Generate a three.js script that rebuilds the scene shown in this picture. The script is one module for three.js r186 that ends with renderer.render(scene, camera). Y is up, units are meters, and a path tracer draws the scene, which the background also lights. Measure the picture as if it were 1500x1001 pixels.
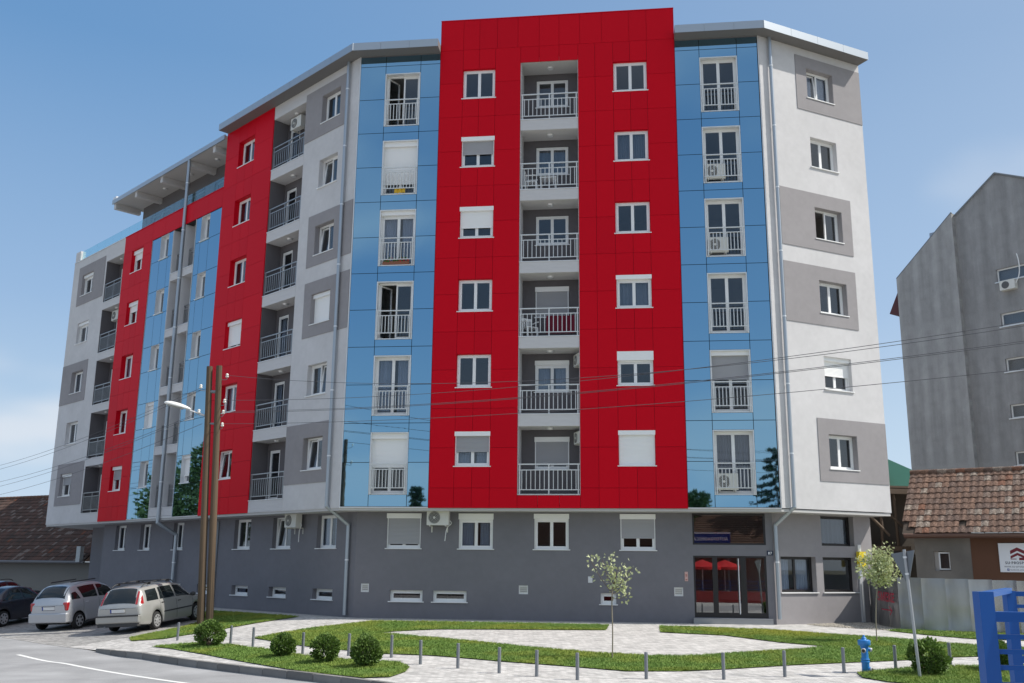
import * as THREE from 'three';
import { mergeGeometries } from 'three/addons/utils/BufferGeometryUtils.js';
import { RoundedBoxGeometry } from 'three/addons/geometries/RoundedBoxGeometry.js';
import { TessellateModifier } from 'three/addons/modifiers/TessellateModifier.js';

// ---------- camera, sky, sun, exposure ----------
const R = Math.PI / 180;
const scene = new THREE.Scene();
const camera = new THREE.PerspectiveCamera(2 * Math.atan(500.5 / 1441.1) / R, 1024 / 683, 0.1, 6000);
camera.position.set(0, 1.76, 0);
camera.rotation.order = 'YXZ';
camera.rotation.set(12.869 * R, 0, 0.566 * R);
const SUN_AZ = 96.5 * R, SUN_EL = 49 * R;
const sunDir = new THREE.Vector3(Math.sin(SUN_AZ) * Math.cos(SUN_EL), Math.sin(SUN_EL), -Math.cos(SUN_AZ) * Math.cos(SUN_EL));

function rng(seed) { let a = seed >>> 0; return () => { a = (a + 0x6D2B79F5) | 0; let t = Math.imul(a ^ (a >>> 15), 1 | a); t = (t + Math.imul(t ^ (t >>> 7), 61 | t)) ^ t; return ((t ^ (t >>> 14)) >>> 0) / 4294967296; }; }
function hash2(x, y, s) { let h = Math.imul(x, 374761393) ^ Math.imul(y, 668265263) ^ Math.imul(s, 974711); h = Math.imul(h ^ (h >>> 13), 1274126177); return ((h ^ (h >>> 16)) >>> 0) / 4294967296; }
function vnoise(x, y, s, px = 0) {
  const xi = Math.floor(x), yi = Math.floor(y), fx = x - xi, fy = y - yi, u = fx * fx * (3 - 2 * fx), v = fy * fy * (3 - 2 * fy), w = (a) => px ? ((a % px) + px) % px : a;
  const a = hash2(w(xi), w(yi), s), b = hash2(w(xi + 1), w(yi), s), c = hash2(w(xi), w(yi + 1), s), d = hash2(w(xi + 1), w(yi + 1), s);
  return a + (b - a) * u + (c - a) * v + (a - b - c + d) * u * v;
}
function fbm(x, y, s, oct = 4, px = 0) { let f = 0, a = 0.5, t = 0; for (let i = 0; i < oct; i++) { f += a * vnoise(x, y, s + i, px); t += a; a *= 0.5; x *= 2; y *= 2; px *= 2; } return f / t; }

{ // clear summer sky with a little thin cirrus
  const W = 1024, H = 512, d = new Float32Array(W * H * 4);
  const stops = [[0, [0.62, 0.735, 0.86]], [6, [0.50, 0.66, 0.83]], [14, [0.32, 0.49, 0.735]], [28, [0.15, 0.32, 0.59]], [50, [0.08, 0.225, 0.5]], [90, [0.05, 0.16, 0.40]]];
  for (let j = 0; j < H; j++) {
    const el = Math.max(0, ((j + 0.5) / H - 0.5) * 180);
    let k = 0; while (k < stops.length - 2 && el > stops[k + 1][0]) k++;
    let t = (el - stops[k][0]) / (stops[k + 1][0] - stops[k][0]); t = Math.min(1, Math.max(0, t));
    for (let i = 0; i < W; i++) {
      const az = ((i + 0.5) / W - 0.5) * 2 * Math.PI, ce = Math.cos(el * R);
      const x = ce * Math.cos(az), z = ce * Math.sin(az), y = Math.sin(el * R);
      const cg = x * sunDir.x + y * sunDir.y + z * sunDir.z, g = Math.max(0, cg);
      const px = x / (y + 0.16), pz = z / (y + 0.16);
      let c = fbm(px * 1.25 + 7, pz * 1.25 + 3, 11, 6); const c2 = fbm(px * 0.45 + 2, pz * 0.45, 31, 4);
      c = Math.min(1, Math.max(0, (c * 0.55 + c2 * 0.6 - 0.565) * 8)); c = Math.pow(c, 1.4) * Math.min(1, el / 6) * 0.85;
      for (let b = 0; b < 3; b++) {
        let v = stops[k][1][b] + (stops[k + 1][1][b] - stops[k][1][b]) * t;
        v += [0.34, 0.29, 0.2][b] * Math.pow(g, 1.45) + [0.5, 0.46, 0.4][b] * Math.pow(g, 18);
        v += ([0.78, 0.82, 0.88][b] - v) * c * 0.8;
        d[(j * W + i) * 4 + b] = v;
      }
      d[(j * W + i) * 4 + 3] = 1;
    }
  }
  const t = new THREE.DataTexture(d, W, H, THREE.RGBAFormat, THREE.FloatType);
  t.mapping = THREE.EquirectangularReflectionMapping; t.magFilter = t.minFilter = THREE.LinearFilter; t.wrapS = THREE.RepeatWrapping; t.needsUpdate = true;
  scene.background = t; scene.environment = t;
}
const sun = new THREE.DirectionalLight(new THREE.Color(1, 0.955, 0.88), 5.0);
sun.position.copy(sunDir).multiplyScalar(120).add(new THREE.Vector3(0, 0, -28)); sun.target.position.set(0, 0, -28);
sun.castShadow = true; sun.shadow.mapSize.set(4096, 4096);
Object.assign(sun.shadow.camera, { left: -60, right: 60, top: 50, bottom: -50, near: 1, far: 300 });
scene.add(sun, sun.target);
const renderer = new THREE.WebGLRenderer({ antialias: true });
renderer.toneMapping = THREE.LinearToneMapping; renderer.toneMappingExposure = 1.0;
renderer.shadowMap.enabled = true;

// ---------- materials ----------
const lin = (r, g, b) => new THREE.Color().setRGB(r, g, b);
function dataTex(N, f, srgb, rep) {
  const a = new Uint8Array(N * N * 4);
  for (let j = 0; j < N; j++) for (let i = 0; i < N; i++) { const c = f(i / N, j / N, i, j), o = (j * N + i) * 4; for (let k = 0; k < 3; k++) a[o + k] = Math.max(0, Math.min(255, Math.round((c.length ? c[k] : c) * 255))); a[o + 3] = 255; }
  const t = new THREE.DataTexture(a, N, N); t.wrapS = t.wrapT = THREE.RepeatWrapping; t.magFilter = THREE.LinearFilter; t.minFilter = THREE.LinearMipmapLinearFilter; t.generateMipmaps = true;
  if (srgb) t.colorSpace = THREE.SRGBColorSpace; if (rep) t.repeat.set(rep, rep); t.needsUpdate = true; return t;
}
const plasterBump = dataTex(256, (u, v, i, j) => 0.5 * fbm(u * 32, v * 32, 5, 3, 32) + 0.5 * hash2(i, j, 9), false, 1 / 0.8);
const mottle = dataTex(512, (u, v) => { const f = fbm(u * 4, v * 4, 21, 6, 4), s = fbm(u * 40, v * 40, 44, 3, 40), g = 0.93 + 0.09 * (f - 0.5) + 0.04 * (s - 0.5); return [g + 0.02, g + 0.015, g + 0.01]; }, true, 1 / 6);
const mottleHard = dataTex(512, (u, v) => { const f = fbm(u * 5, v * 5, 61, 6, 5), s = fbm(u * 9, v * 3, 74, 5, 3); const g = 0.82 + 0.42 * (f - 0.5) + 0.2 * (s - 0.5); return [g, g, g * 1.0]; }, true, 1 / 7);
const ripple = dataTex(128, (u, v) => fbm(u * 3, v * 3, 55, 3, 3), false);
const std = (c, roughness = 0.8, o = {}) => new THREE.MeshStandardMaterial({ color: c, roughness, side: THREE.DoubleSide, ...o });
const acm = (r, g, b) => new THREE.MeshPhysicalMaterial({ color: lin(r, g, b), roughness: 0.5, specularIntensity: 0.22, side: THREE.DoubleSide });
const M = {
  red: acm(0.59, 0.0006, 0.012), redD: acm(0.60, 0.0007, 0.012),
  redB: acm(0.57, 0.0006, 0.012),
  redC: acm(0.61, 0.0006, 0.012),
  joint: std(lin(0.03, 0.03, 0.032), 0.9),
  blue: new THREE.MeshStandardMaterial({ color: lin(0.235, 0.41, 0.535), metalness: 1, roughness: 0.02, bumpMap: ripple, bumpScale: 0.0003, side: THREE.DoubleSide }),
  light: std(lin(0.66, 0.655, 0.665), 0.9, { map: mottle, bumpMap: plasterBump, bumpScale: 0.003 }),
  grey: std(lin(0.335, 0.32, 0.33), 0.9, { map: mottle, bumpMap: plasterBump, bumpScale: 0.003 }),
  dark: std(lin(0.205, 0.203, 0.225), 0.9, { map: mottle, bumpMap: plasterBump, bumpScale: 0.003 }),
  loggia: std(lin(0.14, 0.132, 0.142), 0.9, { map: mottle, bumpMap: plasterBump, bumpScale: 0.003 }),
  white: std(lin(0.82, 0.82, 0.81), 0.35),
  shutter: std(lin(0.86, 0.86, 0.85), 0.5),
  shutterGrey: std(lin(0.36, 0.36, 0.375), 0.5),
  ceil: std(lin(0.52, 0.51, 0.50), 0.9),
  alu: std(lin(0.40, 0.44, 0.48), 0.38, { metalness: 0.6 }),
  trim: std(lin(0.72, 0.73, 0.74), 0.35, { metalness: 0.3 }),
  rail: std(lin(0.66, 0.67, 0.66), 0.4, { metalness: 0.2 }),
  railDark: std(lin(0.36, 0.37, 0.38), 0.35, { metalness: 0.6 }),
  pane: new THREE.MeshPhysicalMaterial({ color: lin(0.74, 0.78, 0.82), transmission: 1, thickness: 0, roughness: 0.01, ior: 1.62, side: THREE.DoubleSide }),
  shopPane: new THREE.MeshPhysicalMaterial({ color: lin(0.7, 0.72, 0.72), transmission: 1, thickness: 0, roughness: 0.01, ior: 2.4, side: THREE.DoubleSide }),
  balustrade: new THREE.MeshPhysicalMaterial({ color: lin(0.74, 0.9, 0.93), transmission: 1, thickness: 0, roughness: 0.02, ior: 1.7, side: THREE.DoubleSide }),
  room: std(lin(0.46, 0.44, 0.41), 0.95),
  roomDark: std(lin(0.40, 0.37, 0.34), 0.95),
  curtain: std(lin(0.62, 0.64, 0.70), 0.95),
  curtainGrey: std(lin(0.30, 0.31, 0.34), 0.95),
  black: std(lin(0.018, 0.016, 0.017), 0.4),
  rubber: std(lin(0.02, 0.02, 0.02), 0.85),
  acBody: std(lin(0.66, 0.65, 0.60), 0.5),
  acGrille: std(lin(0.10, 0.10, 0.10), 0.6),
  steel: std(lin(0.20, 0.215, 0.235), 0.45, { metalness: 0.3 }),
  roofSheet: std(lin(0.17, 0.165, 0.165), 0.7),
};

// ---------- helpers ----------
const taken = {};
function numbered(n) { const k = taken[n] = (taken[n] ?? -1) + 1; return k ? n + '_' + String(k).padStart(3, '0') : n; }
function meta(o, label, category, group, kind) { if (label) o.userData.label = label; if (category) o.userData.category = category; if (group) o.userData.group = group; if (kind) o.userData.kind = kind; return o; }
function mesh(name, geo, mat, parent, x = 0, y = 0, z = 0) { const m = new THREE.Mesh(geo, mat); m.name = name; m.castShadow = m.receiveShadow = true; m.position.set(x, y, z); if (parent) parent.add(m); return m; }
function thing(name, label, category, pos, turn = 0, group) { const g = new THREE.Group(); g.name = numbered(name); g.position.set(...pos); g.rotation.y = turn; scene.add(g); return meta(g, label, category, group); }
function single(name, geo, mat, label, category, group) { const m = mesh(numbered(name), geo, mat, scene); return meta(m, label, category, group); }
function copyOf(o, label) { const c = o.clone(); c.name = numbered(o.name.replace(/_\d{3}$/, '')); scene.add(c); c.userData = { ...o.userData }; if (label) c.userData.label = label; return c; }
const boxCache = new Map();
function bx(w, h, d) { const k = w.toFixed(3) + ',' + h.toFixed(3) + ',' + d.toFixed(3); let g = boxCache.get(k); if (!g) boxCache.set(k, g = new THREE.BoxGeometry(w, h, d)); return g; }
function bAt(x0, x1, y0, y1, z0, z1) { const g = new THREE.BoxGeometry(x1 - x0, y1 - y0, z1 - z0); g.translate((x0 + x1) / 2, (y0 + y1) / 2, (z0 + z1) / 2); return g; }
const strip = (g) => { const n = g.index ? g.toNonIndexed() : g; for (const k of Object.keys(n.attributes)) if (!['position', 'normal', 'uv'].includes(k)) n.deleteAttribute(k); return n; };
const merge = (a) => mergeGeometries(a.map(strip));
const V3 = (x, y, z) => new THREE.Vector3(x, y, z);
function cyl(a, b, r0, r1 = r0, seg = 10) { const d = b.clone().sub(a), L = d.length(), g = new THREE.CylinderGeometry(r1, r0, L, seg); g.translate(0, L / 2, 0); g.applyQuaternion(new THREE.Quaternion().setFromUnitVectors(V3(0, 1, 0), d.normalize())); g.translate(a.x, a.y, a.z); return g; }
function tube(pts, r, seg = 24, rad = 6) { return new THREE.TubeGeometry(new THREE.CatmullRomCurve3(pts), seg, r, rad); }
function prism(pts, y0, y1) { const s = new THREE.Shape(pts.map(([x, z]) => new THREE.Vector2(x, -z))); const g = new THREE.ExtrudeGeometry(s, { depth: y1 - y0, bevelEnabled: false }); g.rotateX(-Math.PI / 2); g.translate(0, y0, 0); return g; }
function wallGeo(x0, x1, y0, y1, z0, z1, holes = []) {
  const s = new THREE.Shape([[x0, y0], [x1, y0], [x1, y1], [x0, y1]].map((p) => new THREE.Vector2(...p)));
  for (const [a, b, c, d] of holes) s.holes.push(new THREE.Path([[a, c], [a, d], [b, d], [b, c]].map((p) => new THREE.Vector2(...p))));
  const g = new THREE.ExtrudeGeometry(s, { depth: z1 - z0, bevelEnabled: false }); g.translate(0, 0, z0); return g;
}
// the three street fronts: local x to the right along the front, y up, z out of the wall
const FAC = { F: { o: [-6.041, -35.120], a: -7.1914 * R }, L: { o: [-6.041, -35.120], a: -45.219 * R }, R: { o: [9.0598, -33.2150], a: 25.973 * R } };
const pl = (f, x, w = 0) => { const { o, a } = FAC[f]; return [o[0] + x * Math.cos(a) + w * Math.sin(a), o[1] - x * Math.sin(a) + w * Math.cos(a)]; };
function put(m, f, x, y, w) { const [X, Z] = pl(f, x, w); m.position.set(X, y, Z); m.rotation.y = FAC[f].a; return m; }
const FL = (r) => 1.37 + 2.8 * r;             // finished floor of storey r (row 1 is the first above the ground floor)

// ground heights: falls gently from the building to the street, steeper at the parking side
const sm = (a, b, x) => { const t = Math.min(1, Math.max(0, (x - a) / (b - a))); return t * t * (3 - 2 * t); };
const outOf = (f, x, z) => { const { o, a } = FAC[f]; return (x - o[0]) * Math.sin(a) + (z - o[1]) * Math.cos(a); };
function gy(x, z) {
  const q = outOf('L', x, z), a = FAC.L.a;
  if (q > 8) { x -= Math.sin(a) * (q - 8); z -= Math.cos(a) * (q - 8); }
  const d = Math.min(18, Math.max(0, outOf('F', x, z), outOf('L', x, z), outOf('R', x, z)));
  const s = (x - FAC.L.o[0]) * Math.cos(a) - (z - FAC.L.o[1]) * Math.sin(a);
  return -0.06 - d * (0.028 + 0.062 * sm(-1, -15, x)) - (q > 8 ? 0.008 + 0.112 * sm(-1.5, 2.2, s) : 0);
}
// ---------- ground, road, lawns ----------
function structure(name, geo, mat) { const m = mesh(numbered(name), geo, mat, scene); m.userData.kind = 'structure'; return m; }
const dL = [Math.cos(FAC.L.a), -Math.sin(FAC.L.a)];
const sq = (s, q) => [FAC.L.o[0] + s * dL[0] + q * Math.sin(FAC.L.a), FAC.L.o[1] + s * dL[1] + q * Math.cos(FAC.L.a)];   // s: along the street to the right, q: away from the left front
function stripGrid(s0, s1, q0, q1, step, lift = 0) {
  const ns = Math.round((s1 - s0) / step), nq = Math.max(1, Math.round((q1 - q0) / step)), p = [], uv = [], ix = [];
  for (let j = 0; j <= nq; j++) for (let i = 0; i <= ns; i++) { const s = s0 + (s1 - s0) * i / ns, q = q0 + (q1 - q0) * j / nq, [x, z] = sq(s, q); p.push(x, gy(x, z) + lift, z); uv.push(s, q); }
  for (let j = 0; j < nq; j++) for (let i = 0; i < ns; i++) { const a = j * (ns + 1) + i, b = a + 1, c = a + ns + 1, d = c + 1; ix.push(a, c, b, b, c, d); }
  const g = new THREE.BufferGeometry(); g.setAttribute('position', new THREE.Float32BufferAttribute(p, 3)); g.setAttribute('uv', new THREE.Float32BufferAttribute(uv, 2)); g.setIndex(ix); g.computeVertexNormals(); return g;
}
function paverTex(dark) {
  const N = 1024;                                  // 2.4 m square of 20 x 10 cm concrete blocks
  return dataTex(N, (u, v, i, j) => {
    const row = Math.floor(v * 24), x = u * 12 + (row % 2) * 0.5, col = Math.floor(x) % 12, fx = x - Math.floor(x), fy = v * 24 - row;
    const edge = Math.min(Math.min(fx, 1 - fx) * 20, Math.min(fy, 1 - fy) * 10);
    let g = 0.70 + 0.13 * (hash2(col, row, 3) - 0.5) + 0.06 * (hash2(i, j, 8) - 0.5) + 0.16 * (fbm(u * 6, v * 6, 13, 4, 6) - 0.5);
    if (edge < 0.35) g *= 0.68;
    g *= dark; return [g * 1.0, g * 0.985, g * 0.965];
  }, true, 1 / 2.4);
}
const paverBump = dataTex(512, (u, v) => { const row = Math.floor(v * 24), x = u * 12 + (row % 2) * 0.5, fx = x - Math.floor(x), fy = v * 24 - row; const e = Math.min(Math.min(fx, 1 - fx) * 20, Math.min(fy, 1 - fy) * 10); return e < 0.35 ? 0.2 : 0.8; }, false, 1 / 2.4);
const pavement = std(lin(1, 1, 1), 0.92, { map: paverTex(1.03), bumpMap: paverBump, bumpScale: 0.003 });
const parking = std(lin(1, 1, 1), 0.92, { map: paverTex(0.84), bumpMap: paverBump, bumpScale: 0.003 });
const asphaltTex = dataTex(1024, (u, v, i, j) => { const f = fbm(u * 8, v * 8, 91, 5, 8), b = fbm(u * 3, v * 3, 95, 3, 3); const g = 0.585 + 0.1 * (f - 0.5) + 0.12 * (b - 0.5) + 0.13 * (hash2(i, j, 2) - 0.5); return [g, g, g * 1.005]; }, true, 1 / 5);
const asphalt = std(lin(1, 1, 1), 0.93, { map: asphaltTex });
const earth = std(lin(0.17, 0.16, 0.10), 1);
{ const g = new THREE.PlaneGeometry(6000, 6000); g.rotateX(-Math.PI / 2); g.translate(0, -2.2, 0); structure('ground', g, earth); }
structure('pavement', stripGrid(-60, 50, -30, 7.995, 0.5), pavement);
structure('road', stripGrid(-70, 60, 8.001, 16, 0.5), asphalt);
structure('pavement', stripGrid(-70, 60, 16.001, 60, 1), pavement);
structure('parking_bay', stripGrid(-22, -2.4, 0.2, 7.93, 0.35, 0.004), parking);
{ const l = stripGrid(-0.5, 16, 10.0, 10.13, 0.5, 0.004); structure('lane_marking', l, std(lin(0.72, 0.72, 0.7), 0.8)); }
{ // kerb of separate concrete stones
  const k = new THREE.Group(); k.name = 'kerb'; k.userData.kind = 'structure'; scene.add(k);
  const mats = [0.30, 0.25, 0.34].map((v) => std(lin(v, v * 0.97, v * 0.92), 0.95, { map: mottleHard }));
  const rk = rng(4), geo = bAt(-0.49, 0.49, -0.3, 0.035, -0.07, 0.07);
  for (let i = 0; i < 24; i++) { const s = 0.4 + i, [x, z] = sq(s, 8.02), m = mesh('kerb_stone', geo, mats[i % 3], k, x, gy(...sq(s, 7.9)) + (rk() - 0.5) * 0.012, z); m.rotation.y = FAC.L.a + (rk() - 0.5) * 0.008; m.rotation.z = Math.atan2(gy(...sq(s + 0.5, 7.9)) - gy(...sq(s - 0.5, 7.9)), 1); }
}
const LAWNS = [
  [[-10.14, 29.14], [-8.99, 29.2], [-7.79, 28.51], [-6.23, 26.91], [-5.03, 25.33], [-3.84, 24.19], [-2.54, 23.37], [-2.16, 22.49], [-2.16, 21.71], [-2.4, 20.95], [-2.95, 20.95], [-4.38, 22.3], [-7.93, 26.75]],
  [[-11.96, 32.3], [-11.52, 31.3], [-10.47, 31.14], [-9.19, 32.93], [-8.5, 34.4], [-7.45, 36.2], [-11.6, 40.2], [-12.6, 39.2], [-10.9, 36.2], [-11.0, 34.6]],
  [[-7.43, 29.8], [-6.18, 32.03], [-5.02, 33.5], [-4.58, 34.13], [-2.4, 33.91], [0.32, 33.58], [3.23, 33.1], [2.97, 31.34], [0.3, 31.32], [-2.21, 31.29], [-3.4, 30.75], [-3.84, 30.31],
    [-2.01, 28.62], [0.17, 26.74], [1.98, 25.25], [3.27, 24.74], [4.16, 24.6], [5.79, 25.44], [7.4, 26.27], [8.41, 27.05], [7.39, 28.02], [6.28, 29.91], [4.55, 30.75], [4.84, 32.89], [8.07, 31.8], [9.43, 30.46], [10.94, 29.61], [11.65, 29.12], [12.2, 28.3], [14.5, 27.2], [15.5, 26.4],
    [14, 25.8], [11.36, 25.07], [10.6, 24.78], [9.46, 24.19], [8.8, 23.93], [7.91, 23.64], [6.5, 23.14], [4.65, 22.27], [3.7, 21.94], [2.5, 21.88], [1.36, 22.59], [-0.27, 23.49], [-1.71, 24.45], [-3.08, 25.11], [-4.32, 26.3], [-5.46, 27.42], [-6.53, 28.75]],
  [[11.89, 32.25], [12.5, 32.62], [17.2, 31.6], [17.2, 29.6], [13.59, 29.95], [12.75, 30.8]],
  [[7.37, 21.83], [7.76, 22.17], [8.22, 22.38], [8.85, 22.67], [9.81, 22.98], [10.53, 23.15], [14, 24], [14, 20], [10.5, 19.6], [8.6, 19.8], [7.54, 20.5], [7.23, 21.1]]];
const soilTex = dataTex(512, (u, v, i, j) => { const f = fbm(u * 10, v * 10, 17, 5, 10), h = hash2(i, j, 6); return [0.41 + 0.2 * (f - 0.5) + 0.1 * (h - 0.5), 0.51 + 0.16 * (f - 0.5) + 0.1 * (h - 0.5), 0.2 + 0.1 * (f - 0.5)]; }, true, 1 / 2.5);
const lawnMat = std(lin(0.95, 0.95, 0.9), 1, { map: soilTex });
function smoothPoly(P) { const c = new THREE.CatmullRomCurve3(P.map(([x, z]) => V3(x, 0, z)), true, 'centripetal'); return c.getPoints(P.length * 4).map((p) => [p.x, p.z]); }
const lawnPolys = LAWNS.map((P) => P);
for (const P of lawnPolys) {
  let g = new THREE.ShapeGeometry(new THREE.Shape(P.map(([x, z]) => new THREE.Vector2(x, z))));
  g = new TessellateModifier(0.45, 7).modify(g.toNonIndexed());
  const p = g.attributes.position, uv = g.attributes.uv;
  for (let i = 0; i < p.count; i++) { const x = p.getX(i), z = -p.getY(i); p.setXYZ(i, x, gy(x, z) + 0.022, z); uv.setXY(i, x, z); }
  g.computeVertexNormals(); structure('lawn', g, lawnMat);
}
const inside = (P, x, y) => { let c = false; for (let i = 0, j = P.length - 1; i < P.length; j = i++) { const [xi, yi] = P[i], [xj, yj] = P[j]; if ((yi > y) !== (yj > y) && x < (xj - xi) * (y - yi) / (yj - yi) + xi) c = !c; } return c; };
{ // grass blades
  const r = rng(77), spots = [];
  for (const P of lawnPolys) {
    const xs = P.map((p) => p[0]), zs = P.map((p) => p[1]), x0 = Math.min(...xs), x1 = Math.max(...xs), z0 = Math.min(...zs), z1 = Math.max(...zs), n = (x1 - x0) * (z1 - z0) * 620;
    for (let i = 0; i < n; i++) { const x = x0 + r() * (x1 - x0), z = z0 + r() * (z1 - z0); if (inside(P, x, z)) { const f = fbm(x * 1.1 + 50, z * 1.1 + 50, 71, 3); if (r() < 0.45 + f * 0.9) spots.push([x, -z, f]); } }
  }
  const pos = [], idx = []; const rb = rng(3);
  for (let k = 0; k < 7; k++) { const a = rb() * 6.28, o = rb() * 0.03, h = 0.026 + rb() * 0.026, w = 0.004, lx = Math.cos(a), lz = Math.sin(a), b = pos.length / 3, t = 0.02 + rb() * 0.025; pos.push(lx * o - lz * w, 0, lz * o + lx * w, lx * o + lz * w, 0, lz * o - lx * w, lx * (o + t), h, lz * (o + t)); idx.push(b, b + 1, b + 2); }
  const g = new THREE.BufferGeometry(); g.setAttribute('position', new THREE.Float32BufferAttribute(pos, 3)); g.setIndex(idx); g.computeVertexNormals();
  const m = new THREE.InstancedMesh(g, std(lin(1, 1, 1), 0.8), spots.length), d = new THREE.Object3D(), c = new THREE.Color();
  spots.forEach(([x, z, f], i) => { d.position.set(x, gy(x, z) + 0.02, z); d.rotation.y = r() * 6.28; d.scale.setScalar(0.7 + r() * 0.7); d.updateMatrix(); m.setMatrixAt(i, d.matrix); const k = 0.85 + r() * 0.3, dry = fbm(x * 0.35 + 9, z * 0.35 + 9, 72, 4), y = Math.max(0, f - 0.42) * 0.5 + Math.max(0, dry - 0.52) * 0.8 + r() * 0.04; m.setColorAt(i, c.setRGB((0.145 + y * 0.5) * k, (0.25 + y * 0.25) * k, 0.046 * k)); });
  m.name = 'lawn_grass'; m.castShadow = m.receiveShadow = true; meta(m, 'short mown green grass covering the curved lawns', 'grass', null, 'stuff'); scene.add(m);
}
{ // strip of gravel at the foot of the sunlit side, and a drain slot
  const P = [[10.0, 34.3], [12.6, 36.1], [13.2, 34.6], [12.75, 32.7], [12.0, 32.5], [10.2, 33.5]];
  let g = new THREE.ShapeGeometry(new THREE.Shape(P.map(([x, z]) => new THREE.Vector2(x, z)))); g = new TessellateModifier(0.4, 6).modify(g.toNonIndexed());
  const p = g.attributes.position; for (let i = 0; i < p.count; i++) { const x = p.getX(i), z = -p.getY(i); p.setXYZ(i, x, gy(x, z) + 0.006, z); } g.computeVertexNormals();
  structure('gravel_bed', g, std(lin(0.42, 0.37, 0.30), 1, { map: mottleHard }));
  const r = rng(12), sp = []; for (let i = 0; i < 9000; i++) { const x = 10 + r() * 3.3, z = 32.4 + r() * 3.8; if (inside(P, x, z)) sp.push([x, -z]); }
  const m = new THREE.InstancedMesh(new THREE.IcosahedronGeometry(0.022, 0), std(lin(1, 1, 1), 0.95), sp.length), d = new THREE.Object3D(), c = new THREE.Color();
  sp.forEach(([x, z], i) => { d.position.set(x, gy(x, z) + 0.008, z); d.rotation.set(r() * 6, r() * 6, r() * 6); d.scale.set(0.5 + r(), 0.4 + r() * 0.5, 0.5 + r()); d.updateMatrix(); m.setMatrixAt(i, d.matrix); const k = 0.22 + r() * 0.34; m.setColorAt(i, c.setRGB(k * 1.05, k * 0.95, k * 0.8)); });
  m.name = 'gravel'; m.castShadow = m.receiveShadow = true; meta(m, 'loose beige gravel along the foot of the sunlit wall', 'gravel', null, 'stuff'); scene.add(m);
}

// ---------- the apartment building ----------
const B = thing('apartment_building', 'seven storey corner apartment block clad in red and blue panels', 'building', [0, 0, 0]);
const part = (name, geo, mat, f, x = 0, y = 0, w = 0) => put(mesh(name, geo, mat, B), f, x, y, w);
const ZR = 0.31;                                     // thickness of the structural wall behind the cladding
const rp = rng(2024);

// cladding panels with open joints; holes are [x0, x1, y0, y1]
function panels(name, f, xs, ys, holes, mats, z = 0, gap = 0.014, tilt = 0, thick = 0.035) {
  for (let i = 0; i + 1 < xs.length; i++) for (let j = 0; j + 1 < ys.length; j++) {
    let cells = [[xs[i], xs[i + 1], ys[j], ys[j + 1]]];
    for (const [a, b, c, d] of holes) cells = cells.flatMap(([p, q, r, s]) => {
      if (b <= p + 0.02 || a >= q - 0.02 || d <= r + 0.02 || c >= s - 0.02) return [[p, q, r, s]];
      const o = []; if (c > r + 0.03) o.push([p, q, r, c]); if (d < s - 0.03) o.push([p, q, d, s]);
      const lo = Math.max(r, c), hi = Math.min(s, d); if (a > p + 0.03) o.push([p, a, lo, hi]); if (b < q - 0.03) o.push([b, q, lo, hi]); return o;
    });
    for (const [p, q, r, s] of cells) {
      const m = part(name, bx(q - p - gap, s - r - gap, thick), mats[Math.floor(rp() * mats.length)], f, (p + q) / 2, (r + s) / 2, z - thick / 2);
      if (tilt) { m.rotation.order = 'YXZ'; m.rotation.y += (rp() - 0.5) * tilt; m.rotation.x = (rp() - 0.5) * tilt; }
    }
  }
}
const RED = [M.red, M.redB, M.redC, M.redD];
const redRows = [3.71]; for (let k = 0; k < 13; k++) redRows.push(4.40 + 1.4 * k);
const blueRows = [3.75]; for (let k = 0; k < 12; k++) blueRows.push(5.30 + 1.4 * k); blueRows.push(21.12);

// roller shutter: one sheet of curved slats
function slatGeo(w, h, pitch = 0.045) {
  const n = Math.max(1, Math.round(h / pitch)), P = [], I = [];
  const prof = []; for (let k = 0; k <= n; k++) { const y = h - k * h / n; prof.push([y, -0.004]); if (k < n) { prof.push([y - 0.2 * h / n, 0.005], [y - 0.75 * h / n, 0.005]); } }
  prof.forEach(([y, z]) => P.push(0, y, z, w, y, z)); for (let k = 0; k + 1 < prof.length; k++) { const a = k * 2; I.push(a, a + 2, a + 1, a + 1, a + 2, a + 3); }
  const g = new THREE.BufferGeometry(); g.setAttribute('position', new THREE.Float32BufferAttribute(P, 3)); g.setIndex(I); const q = g.toNonIndexed(); q.computeVertexNormals(); return q;
}
function drape(w, h, seed, folds = 7) { const g = new THREE.PlaneGeometry(w, h, folds * 6, 1), p = g.attributes.position, r = rng(seed), ph = r() * 6; for (let i = 0; i < p.count; i++) p.setZ(i, 0.03 * Math.sin(p.getX(i) / w * folds * 6.28 + ph) + 0.012 * Math.sin(p.getX(i) / w * folds * 15 + ph * 2)); g.computeVertexNormals(); g.translate(w / 2, h / 2, 0); return g; }
function frameGeo(x0, x1, y0, y1, t, z0, z1) { return [bAt(x0, x1, y0, y0 + t, z0, z1), bAt(x0, x1, y1 - t, y1, z0, z1), bAt(x0, x0 + t, y0 + t, y1 - t, z0, z1), bAt(x1 - t, x1, y0 + t, y1 - t, z0, z1)]; }
function roomGeo(w, h, d) { const a = 0.3, g = [[bAt(-a, w + a, -a, -a + 0.01, -d, 0)], [bAt(-a, w + a, h + a - 0.01, h + a, -d, 0)], [bAt(-a, -a + 0.01, -a, h + a, -d, 0)], [bAt(w + a - 0.01, w + a, -a, h + a, -d, 0)], [bAt(-a, w + a, -a, h + a, -d - 0.01, -d)]].flat(); return merge(g); }
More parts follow.
